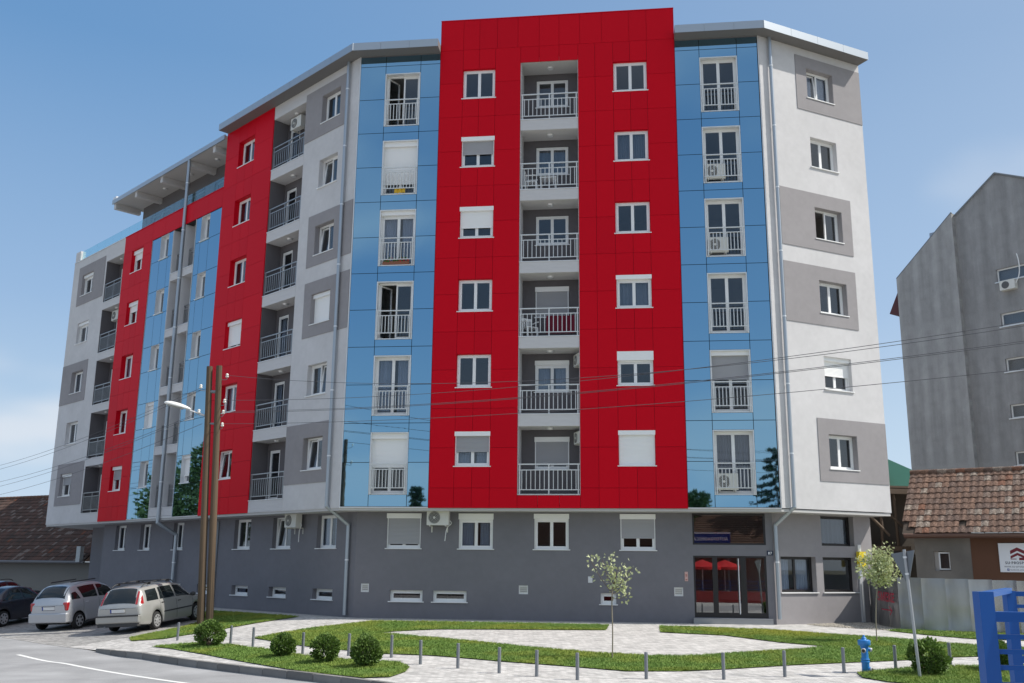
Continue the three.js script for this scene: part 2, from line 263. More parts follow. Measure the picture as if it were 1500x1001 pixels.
// o: rec recess of the frame, wallIn wall thickness behind, box shutter box, down 0..1 of the opening covered, sill, sashes, tilt (left/right leaf tipped), open (left leaf swung in), curtain, lining material
function windowAt(f, x0, x1, y0, y1, o = {}) {
  if (!o.curtain && !o.open && !o.down && rp() < 0.3) o = { ...o, curtain: rp() < 0.6 ? 1 : 2 };
  const { rec = 0.15, box = 0, down = 0, sill = true, sashes = 2, lining = M.white, tip = 0, open = 0, curtain = 0, base = 0, name = 'window', sh = M.shutter, grey = M.white, z = 0, wallIn = 0.36, room = M.room, fw = 0.055 } = o;
  const w = x1 - x0, h = y1 - y0, g = new THREE.Group(); g.name = name; B.add(g); put(g, f, x0, y0, z);
  const zf = -rec, sub = (n, ge, m, x = 0, y = 0, zz = 0) => mesh(n, ge, m, g, x, y, zz);
  if (lining) sub('reveal', merge([bAt(0, 0.012, 0, h, zf - 0.02, -0.002), bAt(w - 0.012, w, 0, h, zf - 0.02, -0.002), bAt(0.012, w - 0.012, h - 0.012, h, zf - 0.02, -0.002), bAt(0.012, w - 0.012, 0, 0.012, zf - 0.02, -0.002)]), lining);
  const top = h - box, a = 0.012;
  sub('frame', merge(frameGeo(a, w - a, a, top - (box ? 0 : a), fw, zf - 0.07, zf)), grey);
  const ix0 = a + fw, ix1 = w - a - fw, iy0 = a + fw, iy1 = top - (box ? 0 : a) - fw, sw = (ix1 - ix0) / sashes;
  for (let k = 0; k < sashes; k++) {
    const p = ix0 + k * sw, q = p + sw, W = q - p, H = iy1 - iy0, sash = mesh('sash', merge(frameGeo(0, W, 0, H, fw, -0.045, 0.012)), grey, g, p, iy0, zf - 0.02);
    const pane = mesh('pane', bx(W - 2 * fw + 0.01, H - 2 * fw + 0.01, 0.006), M.pane, null, p + W / 2, iy0 + H / 2, zf - 0.035);
    const pg = mesh('pane', pane.geometry, M.pane, g, pane.position.x, pane.position.y, pane.position.z);
    const leafTip = tip & (1 << k), leafOpen = open & (1 << k);
    if (leafTip) { sash.rotation.x = -0.09; pg.rotation.x = -0.09; pg.position.z -= 0.09 * H / 2; }
    if (leafOpen) { const s = k === 0 ? 1 : -1; sash.rotation.y = s * 1.05; if (s < 0) { sash.position.x = q - W * Math.cos(1.05); sash.position.z = zf - 0.02 - W * Math.sin(1.05); } pg.rotation.y = s * 1.05; pg.position.x = (s > 0 ? p + W / 2 * Math.cos(1.05) : q - W / 2 * Math.cos(1.05)); pg.position.z = zf - 0.03 - W / 2 * Math.sin(1.05); }
    if (!leafOpen) sub('handle', bx(0.016, 0.10, 0.02), M.white, k === 0 ? q - 0.03 : p + 0.03, iy0 + H * 0.45, zf - 0.075);
  }
  if (box) { sub('shutter_box', bAt(-0.005, w + 0.005, top, h + 0.004, zf - 0.12, Math.min(0.03, zf + 0.13)), M.shutter); sub('shutter_rail', merge([bAt(a, a + 0.035, 0.02, top, zf + 0.012, zf + 0.045), bAt(w - a - 0.035, w - a, 0.02, top, zf + 0.012, zf + 0.045)]), M.white); }
  if (down) { const dh = (top - 0.05) * down; sub('shutter', slatGeo(w - 2 * a - 0.05, dh), sh, a + 0.025, top - dh, zf + 0.03); sub('shutter_end_bar', bx(w - 2 * a - 0.06, 0.04, 0.02), sh, w / 2, top - dh - 0.01, zf + 0.03); }
  if (sill) sub('sill', bAt(-0.04, w + 0.04, -0.018, 0.014, zf - 0.01, 0.05), M.white);
  if (curtain) { const m = curtain > 1 ? M.curtainGrey : M.curtain; for (const [p, q] of curtain === 1 ? [[0.08, w * 0.42], [w * 0.6, w - 0.08]] : [[0.06, w - 0.06]]) sub('curtain', drape(q - p, top - 0.1, Math.floor(rp() * 1e6), curtain === 3 ? 12 : 7), m, p, 0.05, zf - 0.16); }
  sub('interior', roomGeo(w, h, 2.7), room, 0, 0, -wallIn - 0.004);
  return g;
}
// balustrade of separate bars; posts at the ends and the middle
function railing(f, x0, x1, y, o = {}) {
  const { h = 1.03, z = 0, bars = 14, mat = M.rail, posts = 3, foot = 0.1, mid = 0.83, t = 0.024, name = 'railing', curved = false } = o, w = x1 - x0;
  const g = new THREE.Group(); g.name = name; B.add(g); put(g, f, x0, y, z);
  mesh('top_rail', bx(w, 0.04, 0.045), mat, g, w / 2, h, 0);
  mesh('rail', bx(w - 0.04, 0.03, 0.03), mat, g, w / 2, mid, 0); mesh('rail', bx(w - 0.04, 0.03, 0.03), mat, g, w / 2, foot + 0.05, 0);
  for (let k = 0; k < posts; k++) mesh('post', bx(0.04, h - 0.02, 0.04), mat, g, 0.06 + (w - 0.12) * k / (posts - 1), (h - 0.02) / 2, 0);
  const bg = bx(t, mid - foot - 0.08, t);
  for (let k = 0; k < bars; k++) mesh('bar', bg, mat, g, 0.06 + (w - 0.12) * (k + 0.5) / bars, (mid + foot + 0.05) / 2, 0);
  return g;
}
function airUnit(f, x, y, w, o = {}) {
  const { label, sc = 1, pipe = true, turn = 0 } = o, [X, Z] = pl(f, x, w), g = thing('air_conditioner', label, 'air conditioner', [X, y, Z], FAC[f].a + turn, 'outdoor air conditioner units on the apartment block');
  mesh('casing', bAt(-0.39, 0.39, 0.04, 0.56, -0.27, 0), M.acBody, g);
  const fan = mesh('fan_grille', new THREE.CylinderGeometry(0.205, 0.205, 0.02, 28).rotateX(Math.PI / 2), M.acGrille, g, -0.12, 0.30, 0.006);
  for (let k = 1; k < 5; k++) mesh('guard_ring', new THREE.TorusGeometry(0.045 * k, 0.005, 5, 24), M.acBody, fan, 0, 0, 0.014);
  mesh('hub', new THREE.CylinderGeometry(0.04, 0.04, 0.02, 12).rotateX(Math.PI / 2), M.acBody, fan, 0, 0, 0.01);
  for (const s of [-0.28, 0.28]) mesh('bracket', merge([bAt(s - 0.02, s + 0.02, 0, 0.035, -0.42, 0), bAt(s - 0.02, s + 0.02, -0.2, 0.035, -0.44, -0.41)]), M.acBody, g);
  if (pipe) mesh('hose', tube([V3(0.4, 0.2, -0.2), V3(0.46, 0.12, -0.22), V3(0.3, -0.05, -0.25), V3(0.22, -0.5, -0.28)], 0.016, 16), M.white, g);
  g.scale.setScalar(sc); return g;
}

/* --- front F, upper storeys --- */
const fr = [], holesF = [];
for (let r = 1; r <= 6; r++) {
  const y = FL(r);
  holesF.push([1.04, 2.42, y, y + 2.2], [4.09, 5.35, y + 0.98, y + 2.2], [9.83, 11.09, y + 0.98, y + 2.2], [13.04, 14.42, y, y + 2.2]);
}
holesF.push([6.315, 8.515, FL(1) - 0.35, FL(6) + 2.385]);
part('core_wall', wallGeo(0.02, 15.2, 3.72, 21.3, -0.04 - ZR, -0.045, holesF), M.joint, 'F');
panels('blue_panel', 'F', [0.03, 1.04, 2.42, 3.19], blueRows, holesF, [M.blue], 0, 0.02, 0.004);
panels('blue_panel', 'F', [12.14, 13.04, 14.42, 15.17], blueRows, holesF, [M.blue], 0, 0.02, 0.004);
panels('red_panel', 'F', [3.21, 4.09, 4.72, 5.35, 6.32], redRows, holesF, RED, 0.03, 0.010, 0.0015);
panels('red_panel', 'F', [8.51, 9.15, 9.83, 10.46, 11.09, 12.12], redRows, holesF, RED, 0.03, 0.010, 0.0015);
panels('red_panel', 'F', [6.32, 7.03, 7.79, 8.51], [3.71, FL(1) - 0.02], [], RED, 0.03, 0.010, 0.0015);
panels('red_panel', 'F', [6.32, 7.03, 7.79, 8.51], [FL(6) + 2.38, 21.2], [], RED, 0.03, 0.010, 0.0015);
panels('red_panel', 'F', [3.21, 4.09, 4.72, 5.41, 6.21, 7.03, 7.79, 8.58, 9.41, 10.44, 11.1, 12.12], [21.2, 22.47], [], RED, 0.03, 0.010, 0.0015);
part('parapet', wallGeo(3.23, 12.10, 21.15, 22.46, -0.6, -0.02), M.redB, 'F');
part('coping', bAt(3.19, 12.14, 22.47, 22.50, -0.64, 0.045), M.redB, 'F');
for (const [a, b] of [[3.195, 3.208], [12.122, 12.135]]) part('edge_trim', bAt(a, b, 3.71, 22.47, -0.35, 0.028), M.redB, 'F');
for (const x of [0.0, 15.19]) part('corner_trim', bAt(x, x + 0.03, 3.73, 21.15, -0.1, 0.012), M.trim, 'F');
for (const [a, b] of [[0.0, 3.19], [12.14, 15.22]]) part('drip_trim', bAt(a, b, 3.71, 3.745, -0.2, 0.02), M.trim, 'F');

// blue bays: french windows with railings
const bay = { l: [{ open: 1 }, { down: 0.78, box: 0.2 }, { box: 0.17, curtain: 1 }, { open: 1 }, {}, { down: 0.52, box: 0.2 }].reverse(), r: [{ tip: 0 }, {}, {}, {}, { box: 0.16, down: 0.42, sh: M.shutterGrey }, { curtain: 3 }].reverse() };
for (let r = 1; r <= 6; r++) for (const [key, x0, x1] of [['l', 1.04, 2.42], ['r', 13.04, 14.42]]) {
  const y = FL(r);
  windowAt('F', x0 + 0.02, x1 - 0.02, y + 0.02, y + 2.18, { name: 'french_window', rec: 0.2, sill: false, lining: M.trim, ...bay[key][r - 1] });
  part('window_surround', merge(frameGeo(x0, x1, y, y + 2.2, 0.035, -0.06, 0.018)), M.trim, 'F');
  const g = railing('F', x0 + 0.02, x1 - 0.02, y + 0.02, { z: 0.07, bars: 10, posts: 2, h: 1.04, mid: 0.86, foot: 0.16, t: 0.026 });
}
for (const [r, lab] of [[5, 'air conditioner behind the railing of the right blue bay, second storey from the top'], [4, 'air conditioner behind the railing of the right blue bay, third storey from the top'], [1, 'air conditioner behind the railing in the lowest window of the right blue bay']])
  airUnit('F', 13.47, FL(r) + 0.13, 0.05, { label: lab, pipe: false }).scale.set(0.92, 1.05, 0.62);

// windows in the red field
const redL = [{}, { box: 0.16, down: 0.5, sh: M.shutterGrey }, { box: 0.16, down: 0.62 }, {}, {}, { box: 0.15, down: 0.52, sh: M.shutterGrey, curtain: 1 }], redR = [{}, { curtain: 3 }, {}, { box: 0.15 }, { box: 0.32, down: 0.02 }, { box: 0.15, down: 1 }];
for (let r = 1; r <= 6; r++) { const y = FL(r);
  windowAt('F', 4.09, 5.35, y + 0.98, y + 2.2, { lining: M.redB, rec: 0.09, ...redL[6 - r] });
  windowAt('F', 9.83, 11.09, y + 0.98, y + 2.2, { lining: M.redB, rec: 0.09, ...redR[6 - r] });
}
// recessed balconies
function loggia(f, x0, x1, r, o = {}) {
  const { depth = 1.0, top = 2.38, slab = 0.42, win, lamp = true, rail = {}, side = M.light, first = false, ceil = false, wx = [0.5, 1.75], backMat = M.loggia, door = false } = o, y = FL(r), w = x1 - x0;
  const y0 = first ? y - 0.35 : y - slab;
  if (!first) part('balcony_slab', bAt(x0 + 0.004, x1 - 0.004, y0, y, -depth - 0.1, 0.004), M.light, f); else part('balcony_floor', bAt(x0 + 0.004, x1 - 0.004, y - 0.3, y, -depth - 0.1, -0.02), M.light, f);
  part('slab_edging', bAt(x0 + 0.004, x1 - 0.004, y, y + 0.025, -0.2, 0.03), M.trim, f);
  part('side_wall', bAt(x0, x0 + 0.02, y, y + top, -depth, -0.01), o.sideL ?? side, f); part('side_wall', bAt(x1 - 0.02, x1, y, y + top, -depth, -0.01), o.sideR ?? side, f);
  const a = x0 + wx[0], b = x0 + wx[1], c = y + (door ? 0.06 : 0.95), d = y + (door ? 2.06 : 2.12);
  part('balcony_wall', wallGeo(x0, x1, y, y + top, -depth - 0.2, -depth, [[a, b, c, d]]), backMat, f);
  windowAt(f, a, b, c, d, { z: -depth, rec: 0.04, wallIn: 0.21, lining: null, name: door ? 'balcony_door' : 'window', sill: !door, ...win });
  if (ceil) part('balcony_ceiling', bAt(x0 + 0.002, x1 - 0.002, y + top - 0.012, y + top + 0.2, -depth - 0.1, f === 'F' ? -0.02 : -0.405), M.ceil, f);
  if (lamp) { const l = part('ceiling_lamp', new THREE.CylinderGeometry(0.13, 0.10, 0.06, 20), M.trim, f, (x0 + x1) / 2, y + top - 0.03, -depth * 0.5); }
  railing(f, x0 + 0.015, x1 - 0.015, y + 0.025, { z: -0.05, ...rail });
}
const logF = [{ win: { open: 0 } }, { win: { curtain: 2 } }, {}, { win: { box: 0.18, down: 1, sh: M.shutterGrey } }, { win: { box: 0.16 } }, { win: { box: 0.17, down: 0.85, sh: M.shutterGrey } }];
for (let r = 1; r <= 6; r++) loggia('F', 6.32, 8.51, r, { first: r === 1, ceil: r === 6, ...logF[6 - r], rail: { bars: 13 } });
airUnit('F', 8.36, FL(2) + 1.78, -0.42, { label: 'air conditioner in the second lowest balcony of the red front', pipe: false, turn: -1.2, sc: 0.8 });
airUnit('F', 8.36, FL(1) + 1.78, -0.42, { label: 'air conditioner in the lowest balcony of the red front', pipe: false, turn: -1.2, sc: 0.8 });

/* --- left front L, upper storeys (x = -u) --- */
const winRows = (x0, x1, n, a = 0.98, b = 2.2) => Array.from({ length: n }, (_, k) => [x0, x1, FL(k + 1) + a, FL(k + 1) + b]);
const hl1 = winRows(-2.5, -1.22, 6), hl2 = winRows(-9.08, -7.72, 6), hl3 = winRows(-12.16, -11.36, 5, 1.0, 2.24), hl4 = winRows(-16.32, -15.46, 5, 1.0, 2.24), hl5 = winRows(-19.56, -18.26, 5), hl6 = winRows(-26.0, -24.45, 5);
part('plaster_wall', wallGeo(-3.7, -0.015, 3.71, 21.2, -ZR, 0, hl1), M.light, 'L');
part('balcony_header', bAt(-6.2, -3.7, 20.55, 21.2, -0.4, 0.0), M.light, 'L');
part('core_wall', wallGeo(-10.25, -6.22, 3.72, 21.25, -0.04 - ZR, -0.045, hl2), M.joint, 'L');
const logMid = [[-14.955, -12.675, 3.74, FL(5) + 2.245]];
part('core_wall', wallGeo(-20.55, -10.26, 3.72, 18.5, -0.04 - ZR, -0.045, [...hl3, ...hl4, ...hl5, ...logMid]), M.joint, 'L');
part('plaster_wall', wallGeo(-27.4, -22.8, 3.71, 18.57, -ZR, 0, hl6), M.light, 'L');
part('balcony_header', bAt(-22.8, -20.56, 17.72, 18.57, -0.4, 0.0), M.light, 'L');
panels('red_panel', 'L', [-10.25, -9.08, -8.4, -7.72, -6.2], [...redRows.slice(0, 14).filter((y) => y < 21.15), 21.19], hl2, RED, 0.03, 0.010, 0.0015);
panels('red_panel', 'L', [-20.55, -19.56, -18.9, -18.26, -17.28], [...redRows.filter((y) => y < 17.3), 17.63], hl5, RED, 0.03, 0.010, 0.0015);
panels('red_panel', 'L', [-20.55, -19.1, -17.28, -15.9, -14.4, -13, -11.6, -10.25], [17.63, 18.54], [], RED, 0.03, 0.010, 0.0015);
const lb = [3.74, ...[1, 2, 3, 4, 5].flatMap((r) => [FL(r) + 1.0, FL(r) + 2.24])]; 
panels('blue_panel', 'L', [-17.26, -16.32, -15.46, -14.97], lb, [...hl4, ...logMid], [M.blue], 0, 0.02, 0.004);
panels('blue_panel', 'L', [-12.66, -12.16, -11.36, -10.27], lb, [...hl3, ...logMid], [M.blue], 0, 0.02, 0.004);
part('red_return', bAt(-6.215, -6.2, 3.71, 20.55, -0.34, 0.03), M.red, 'L');
for (const x of [-17.275, -10.262]) part('edge_trim', bAt(x, x + 0.012, 3.72, 17.62, -0.04, 0.01), M.trim, 'L');
for (const x of [-14.975, -12.68]) part('edge_trim', bAt(x, x + 0.02, 3.72, 17.62, -0.3, 0.02), M.trim, 'L');
part('drip_trim', bAt(-17.27, -10.26, 3.71, 3.74, -0.15, 0.02), M.trim, 'L');
// raised grey plaster fields
const patch = (f, x0, x1, y0, y1, hole) => part('grey_plaster_field', wallGeo(x0, x1, y0, y1, 0.001, 0.022, [hole]), M.grey, f);
patch('L', -3.69, -0.72, FL(6) + 0.45, FL(6) + 2.64, hl1[5]); patch('L', -3.69, -0.75, FL(1) + 0.5, FL(1) + 2.74, hl1[0]);
patch('L', -3.01, -0.03, FL(4) + 0.56, FL(4) + 2.7, hl1[3]); patch('L', -3.01, -0.03, FL(3) + 0.5, FL(3) + 2.72, hl1[2]);
patch('L', -26.52, -22.97, FL(5) + 0.46, FL(5) + 2.73, hl6[4]); patch('L', -27.38, -23.93, FL(3) + 0.46, FL(3) + 2.7, hl6[2]); patch('L', -26.5, -22.97, FL(1) + 0.5, FL(1) + 2.72, hl6[0]);
const greyL = [6, 4, 3, 1], wl1 = [{}, { tip: 1 }, { tip: 1 }, { box: 0.16, down: 1 }, { tip: 2 }, { tip: 1 }];
for (let r = 6; r >= 1; r--) windowAt('L', ...hl1[r - 1], { rec: 0.2, lining: greyL.includes(r) ? M.grey : M.light, ...wl1[6 - r] });
const wl2 = [{}, {}, {}, { box: 0.17, down: 0.86 }, {}, { tip: 1 }];
for (let r = 6; r >= 1; r--) windowAt('L', ...hl2[r - 1], { rec: 0.2, lining: M.redB, ...wl2[6 - r] });
for (let r = 5; r >= 1; r--) {
  windowAt('L', ...hl3[r - 1], { rec: 0.22, sashes: 1, lining: M.trim, ...(r === 1 ? { box: 0.14, down: 0.7 } : {}) });
  windowAt('L', ...hl4[r - 1], { rec: 0.22, sashes: 1, lining: M.trim, ...(r === 2 ? { box: 0.14, down: 0.95 } : {}) });
  windowAt('L', ...hl5[r - 1], { rec: 0.2, lining: M.redB, ...({ 5: { box: 0.2, down: 0.3 }, 4: { box: 0.2, down: 0.3 }, 1: { box: 0.17, down: 0.45, sh: M.shutterGrey } }[r] ?? {}) });
  windowAt('L', ...hl6[r - 1], { rec: 0.2, lining: [5, 3, 1].includes(r) ? M.grey : M.light, ...({ 5: { box: 0.16 }, 4: { box: 0.16 }, 1: { box: 0.16, down: 0.4, sh: M.shutterGrey } }[r] ?? {}) });
}
const darkRail = { mat: M.railDark, bars: 15, posts: 3, h: 1.02 };
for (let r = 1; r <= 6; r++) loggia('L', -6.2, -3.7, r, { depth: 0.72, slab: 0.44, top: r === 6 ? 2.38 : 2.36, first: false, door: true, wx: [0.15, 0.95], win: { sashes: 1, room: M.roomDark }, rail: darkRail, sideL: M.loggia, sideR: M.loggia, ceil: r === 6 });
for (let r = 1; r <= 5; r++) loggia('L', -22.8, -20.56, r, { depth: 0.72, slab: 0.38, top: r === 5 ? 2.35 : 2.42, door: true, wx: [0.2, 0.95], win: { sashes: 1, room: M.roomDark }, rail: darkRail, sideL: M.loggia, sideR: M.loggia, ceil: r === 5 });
part('plaster_band', bAt(-6.2, -3.7, 3.71, FL(1) - 0.44, -0.3, 0.0), M.light, 'L'); part('plaster_band', bAt(-22.8, -20.56, 3.71, FL(1) - 0.38, -0.3, 0.0), M.light, 'L'); part('plaster_band', bAt(-14.95, -12.68, 3.72, FL(1) - 0.37, -0.3, -0.005), M.light, 'L');
for (let r = 1; r <= 5; r++) for (const [a, b] of [[-14.95, -13.86], [-13.72, -12.68]]) loggia('L', a, b, r, { depth: 0.95, slab: 0.36, top: r === 5 ? 2.24 : 2.44, door: true, wx: [0.2, 0.9], win: { sashes: 1, room: M.roomDark }, lamp: false, rail: { ...darkRail, bars: 6, posts: 2, z: -0.25 }, side: M.light, backMat: M.grey, ceil: r === 5 });
part('balcony_divider', bAt(-13.87, -13.71, 3.72, 17.62, -0.95, -0.0), M.light, 'L');
airUnit('L', -4.95, FL(6) + 1.66, -0.3, { label: 'air conditioner high in the top balcony beside the red strip', pipe: false });
airUnit('L', -21.9, FL(4) + 1.75, -0.35, { label: 'air conditioner hung in an upper balcony of the grey far wing', pipe: false });

/* --- right front R --- */
const hr = winRows(2.25, 3.56, 6); 
part('plaster_wall', wallGeo(0.015, 5.0, 3.74, 21.2, -ZR, 0, hr), M.light, 'R');
patch('R', 1.73, 4.99, FL(6) + 0.44, FL(6) + 2.66, hr[5]); patch('R', 0.63, 4.04, FL(4) + 0.55, FL(4) + 2.74, hr[3]); patch('R', 0.63, 4.04, FL(3) + 0.52, FL(3) + 2.72, hr[2]); patch('R', 1.77, 4.99, FL(1) + 0.55, FL(1) + 2.74, hr[0]);
const wr = [{ tip: 1 }, {}, { open: 1 }, {}, { box: 0.15, down: 0.5, sh: M.shutter }, {}];
for (let r = 6; r >= 1; r--) windowAt('R', ...hr[r - 1], { rec: 0.2, lining: greyL.includes(r) ? M.grey : M.light, ...wr[6 - r] });

/* --- eaves, roofs, rear --- */
const E = 0.55, yE0 = 21.15, yE1 = 21.46;
const cornerOff = (fa, fb, wa, wb) => { // plan point where two fronts, each moved out by its own distance, meet
  const a = FAC[fa], b = FAC[fb], na = [Math.sin(a.a), Math.cos(a.a)], nb = [Math.sin(b.a), Math.cos(b.a)], ca = a.o[0] * na[0] + a.o[1] * na[1] + wa, cb = b.o[0] * nb[0] + b.o[1] * nb[1] + wb, D = na[0] * nb[1] - na[1] * nb[0];
  return [(ca * nb[1] - na[1] * cb) / D, (na[0] * cb - ca * nb[0]) / D];
};
const absPart = (n, g, m) => mesh(n, g, m, B);
absPart('eave', prism([pl('L', -10.15, E - 0.02), cornerOff('L', 'F', E - 0.02, E - 0.02), pl('F', 3.19, E - 0.02), pl('F', 3.19, -1), pl('L', -0.6, -1.2), pl('L', -10.15, -1.2)], yE0 + 0.004, yE1 - 0.02), M.roofSheet);
absPart('eave', prism([pl('F', 12.14, E - 0.02), cornerOff('F', 'R', E - 0.02, E - 0.02), pl('R', 5.0, E - 0.02), pl('R', 5.0, -1.2), pl('F', 12.14, -1)], yE0 + 0.004, yE1 - 0.02), M.roofSheet);
function fascia(f, x0, x1, n) { for (let k = 0; k < n; k++) { const a = x0 + (x1 - x0) * k / n, b = x0 + (x1 - x0) * (k + 1) / n; part('fascia_panel', merge([bAt(a + 0.004, b - 0.004, yE0, yE1, E - 0.015, E), bAt(a + 0.004, b - 0.004, yE1 - 0.012, yE1 + 0.002, -0.2, E - 0.015)]), M.alu, f); } }
fascia('L', -10.15, 0.23, 7); fascia('F', -0.19, 3.19, 3); fascia('F', 12.14, 15.38, 3); fascia('R', -0.16, 5.0, 4);
part('frieze', bAt(0.05, 3.19, 21.12, 21.2, -0.3, -0.005), M.dark, 'F'); part('frieze', bAt(12.14, 15.17, 21.12, 21.2, -0.3, -0.005), M.dark, 'F');
const backL = pl('L', -10.3, -13), backEnd = [pl('L', -27.35, 0)[0] + 1.5, pl('L', -27.35, 0)[1] - 15], backR = pl('R', 4.95, -11);
absPart('roof', prism([pl('L', -10.2, -0.4), cornerOff('L', 'F', -0.4, -0.4), cornerOff('F', 'R', -0.4, -0.4), pl('R', 4.9, -0.4), backR, backL], 21.18, 21.34), M.roofSheet);
absPart('terrace_floor', prism([pl('L', -27.3, -0.35), pl('L', -10.2, -0.35), backL, backEnd], 18.0, 18.2), M.roofSheet);
absPart('soffit', prism([pl('L', -27.37, -0.03), cornerOff('L', 'F', -0.03, -0.03), cornerOff('F', 'R', -0.03, -0.03), pl('R', 4.97, -0.03), backR, backL, backEnd], 3.62, 3.712), M.ceil);
function sideWall(p, q, y0, y1, m = M.light) { const d = [q[0] - p[0], q[1] - p[1]], L = Math.hypot(...d), o = absPart('rear_wall', bAt(0, L, y0, y1, -0.3, 0), m); o.position.set(p[0], 0, p[1]); o.rotation.y = Math.atan2(-d[1], d[0]); }
sideWall(pl('R', 5.0, -0.02), backR, 3.72, 21.2); sideWall(backR, backL, 3.72, 21.2); sideWall(backL, backEnd, 3.72, 18.5); sideWall(backEnd, pl('L', -27.4, -0.02), 3.72, 18.57); sideWall(backL, pl('L', -10.25, -0.1), 17, 21.2, M.grey);
part('parapet_coping', bAt(-27.42, -20.56, 18.57, 18.6, -0.34, 0.03), M.trim, 'L'); part('parapet_coping', bAt(-20.56, -10.25, 18.54, 18.575, -0.34, 0.05), M.redB, 'L'); part('parapet', bAt(-20.55, -10.26, 18.0, 18.54, -0.3, -0.02), M.grey, 'L');
// set-back top storey with canopy and glass balustrade
const tw = -1.35;
part('terrace_wall', wallGeo(-21.9, -10.25, 18.2, 20.95, tw - 0.3, tw, [[-20.9, -18.6, 18.3, 20.2], [-17.4, -14.8, 18.3, 20.2], [-13.9, -12.0, 18.3, 20.2]]), M.loggia, 'L');
for (const [a, b] of [[-20.9, -18.6], [-17.4, -14.8], [-13.9, -12.0]]) windowAt('L', a, b, 18.3, 20.2, { z: tw, rec: 0.1, wallIn: 0.31, lining: M.loggia, name: 'terrace_door', sill: false, grey: M.steel, room: M.roomDark, curtain: 0 });
absPart('terrace_roof', prism([pl('L', -22.5, 0.12), pl('L', -10.26, 0.12), pl('L', -10.26, -9), pl('L', -22.5, -9)], 20.92, 21.08), M.ceil);
part('terrace_roof_edge', bAt(-22.53, -10.27, 20.9, 21.13, 0.12, 0.17), M.alu, 'L');
part('rear_wall', bAt(-21.9, -21.6, 18.2, 20.92, -9, tw - 0.3), M.grey, 'L');
for (const x of [-22.35, -19.75, -16.8, -13.9, -11.4]) part('roof_beam', bAt(x - 0.12, x + 0.12, 20.62, 20.92, tw, 0.06), M.light, 'L');
for (const x of [-20.4, -18.2, -15.4, -12.7]) part('ceiling_lamp', new THREE.CylinderGeometry(0.13, 0.1, 0.05, 16), M.trim, 'L', x, 20.89, -0.8);
for (let k = 0; k < 16; k++) { const a = -26.7 + k * 1.025; if (a > -14.4 && a < -13.6) continue; part('glass_panel', bAt(a + 0.01, a + 1.015, 18.6, 19.2, -0.115, -0.105), M.balustrade, 'L'); }
part('parapet_end', bAt(-27.4, -26.75, 18.6, 19.22, -0.3, -0.02), M.light, 'L'); part('chimney_cap', bAt(-22.6, -22.2, 21.1, 21.32, -0.5, 0.1), M.trim, 'L');
// downpipes
function downpipe(pts, r = 0.065) { const g = new THREE.Group(); g.name = 'downpipe'; B.add(g); const P = pts.map(([f, x, y, w]) => { const [X, Z] = pl(f, x, w); return V3(X, y, Z); }); for (let k = 0; k + 1 < P.length; k++) { mesh('pipe', cyl(P[k], P[k + 1], r, r, 16), M.alu, g); if (k) mesh('elbow', new THREE.SphereGeometry(r * 1.04, 14, 10), M.alu, g, P[k].x, P[k].y, P[k].z); const len = P[k].distanceTo(P[k + 1]); if (len > 2) for (let s = 1.2; s < len; s += 2.4) mesh('clip', cyl(P[k].clone().lerp(P[k + 1], s / len), P[k].clone().lerp(P[k + 1], (s + 0.05) / len), r * 1.13, r * 1.13, 16), M.trim, g); } }
downpipe([['L', -0.62, 21.2, 0.11], ['L', -0.62, 3.78, 0.11], ['L', -0.50, 3.15, -0.79], ['L', -0.50, 0.02, -0.79]]);
downpipe([['R', 0.45, 21.2, 0.11], ['R', 0.45, 3.78, 0.11], ['R', 0.28, 3.2, -0.68], ['R', 0.28, 0.12, -0.68]]);
downpipe([['L', -13.79, 20.95, 0.09], ['L', -13.79, 3.5, 0.09], ['L', -13.6, 3.0, -0.75], ['L', -13.6, 0, -0.75]], 0.08);

/* --- ground floor, set back under the overhang --- */
const wF = -0.8, wL = -0.9, wR = -0.8;
const cFL = cornerOff('L', 'F', wL, wF), cFR = cornerOff('F', 'R', wF, wR);
const along = (f, p) => { const { o, a } = FAC[f]; return (p[0] - o[0]) * Math.cos(a) - (p[1] - o[1]) * Math.sin(a); };
const gf0 = along('F', cFL), gf1 = along('F', cFR), gl1 = along('L', cFL), gr0 = along('R', cFR);
const GW = [[1.55, 2.8, { box: 0.17, down: 0.86, sh: M.shutterGrey }], [4.15, 5.39, { box: 0.2, curtain: 1 }], [6.83, 8.06, { box: 0.17, down: 0.02 }], [9.83, 11.05, { box: 0.17, down: 0.62, sh: M.shutterGrey }]];
const BW = [[1.73, 2.93, 0.51, 0.91], [3.27, 4.49, 0.51, 0.91], [9.12, 9.68, 0.51, 0.9]], VT = [[0.69, 0.98], [6.31, 6.63], [11.63, 11.93]];
const holesGF = [...GW.map(([a, b]) => [a, b, 2.33, 3.56]), ...BW, ...VT.map(([a, b]) => [a, b, 0.82, 1.11]), [12.3, 14.75, 2.54, 3.6], [12.3, 14.73, 0.14, 2.17]];
part('ground_floor_wall', wallGeo(gf0, gf1, -0.6, 3.63, -ZR, 0, holesGF), M.dark, 'F', 0, 0, 0); { const w = B.children[B.children.length - 1]; put(w, 'F', 0, 0, wF); }
for (const [a, b, o] of GW) windowAt('F', a, b, 2.33, 3.56, { z: wF, rec: 0.08, lining: M.dark, ...o });
for (const [a, b, c, d] of BW) windowAt('F', a, b, c, d, { z: wF, rec: 0.1, sashes: 1, lining: M.dark, room: M.roomDark });
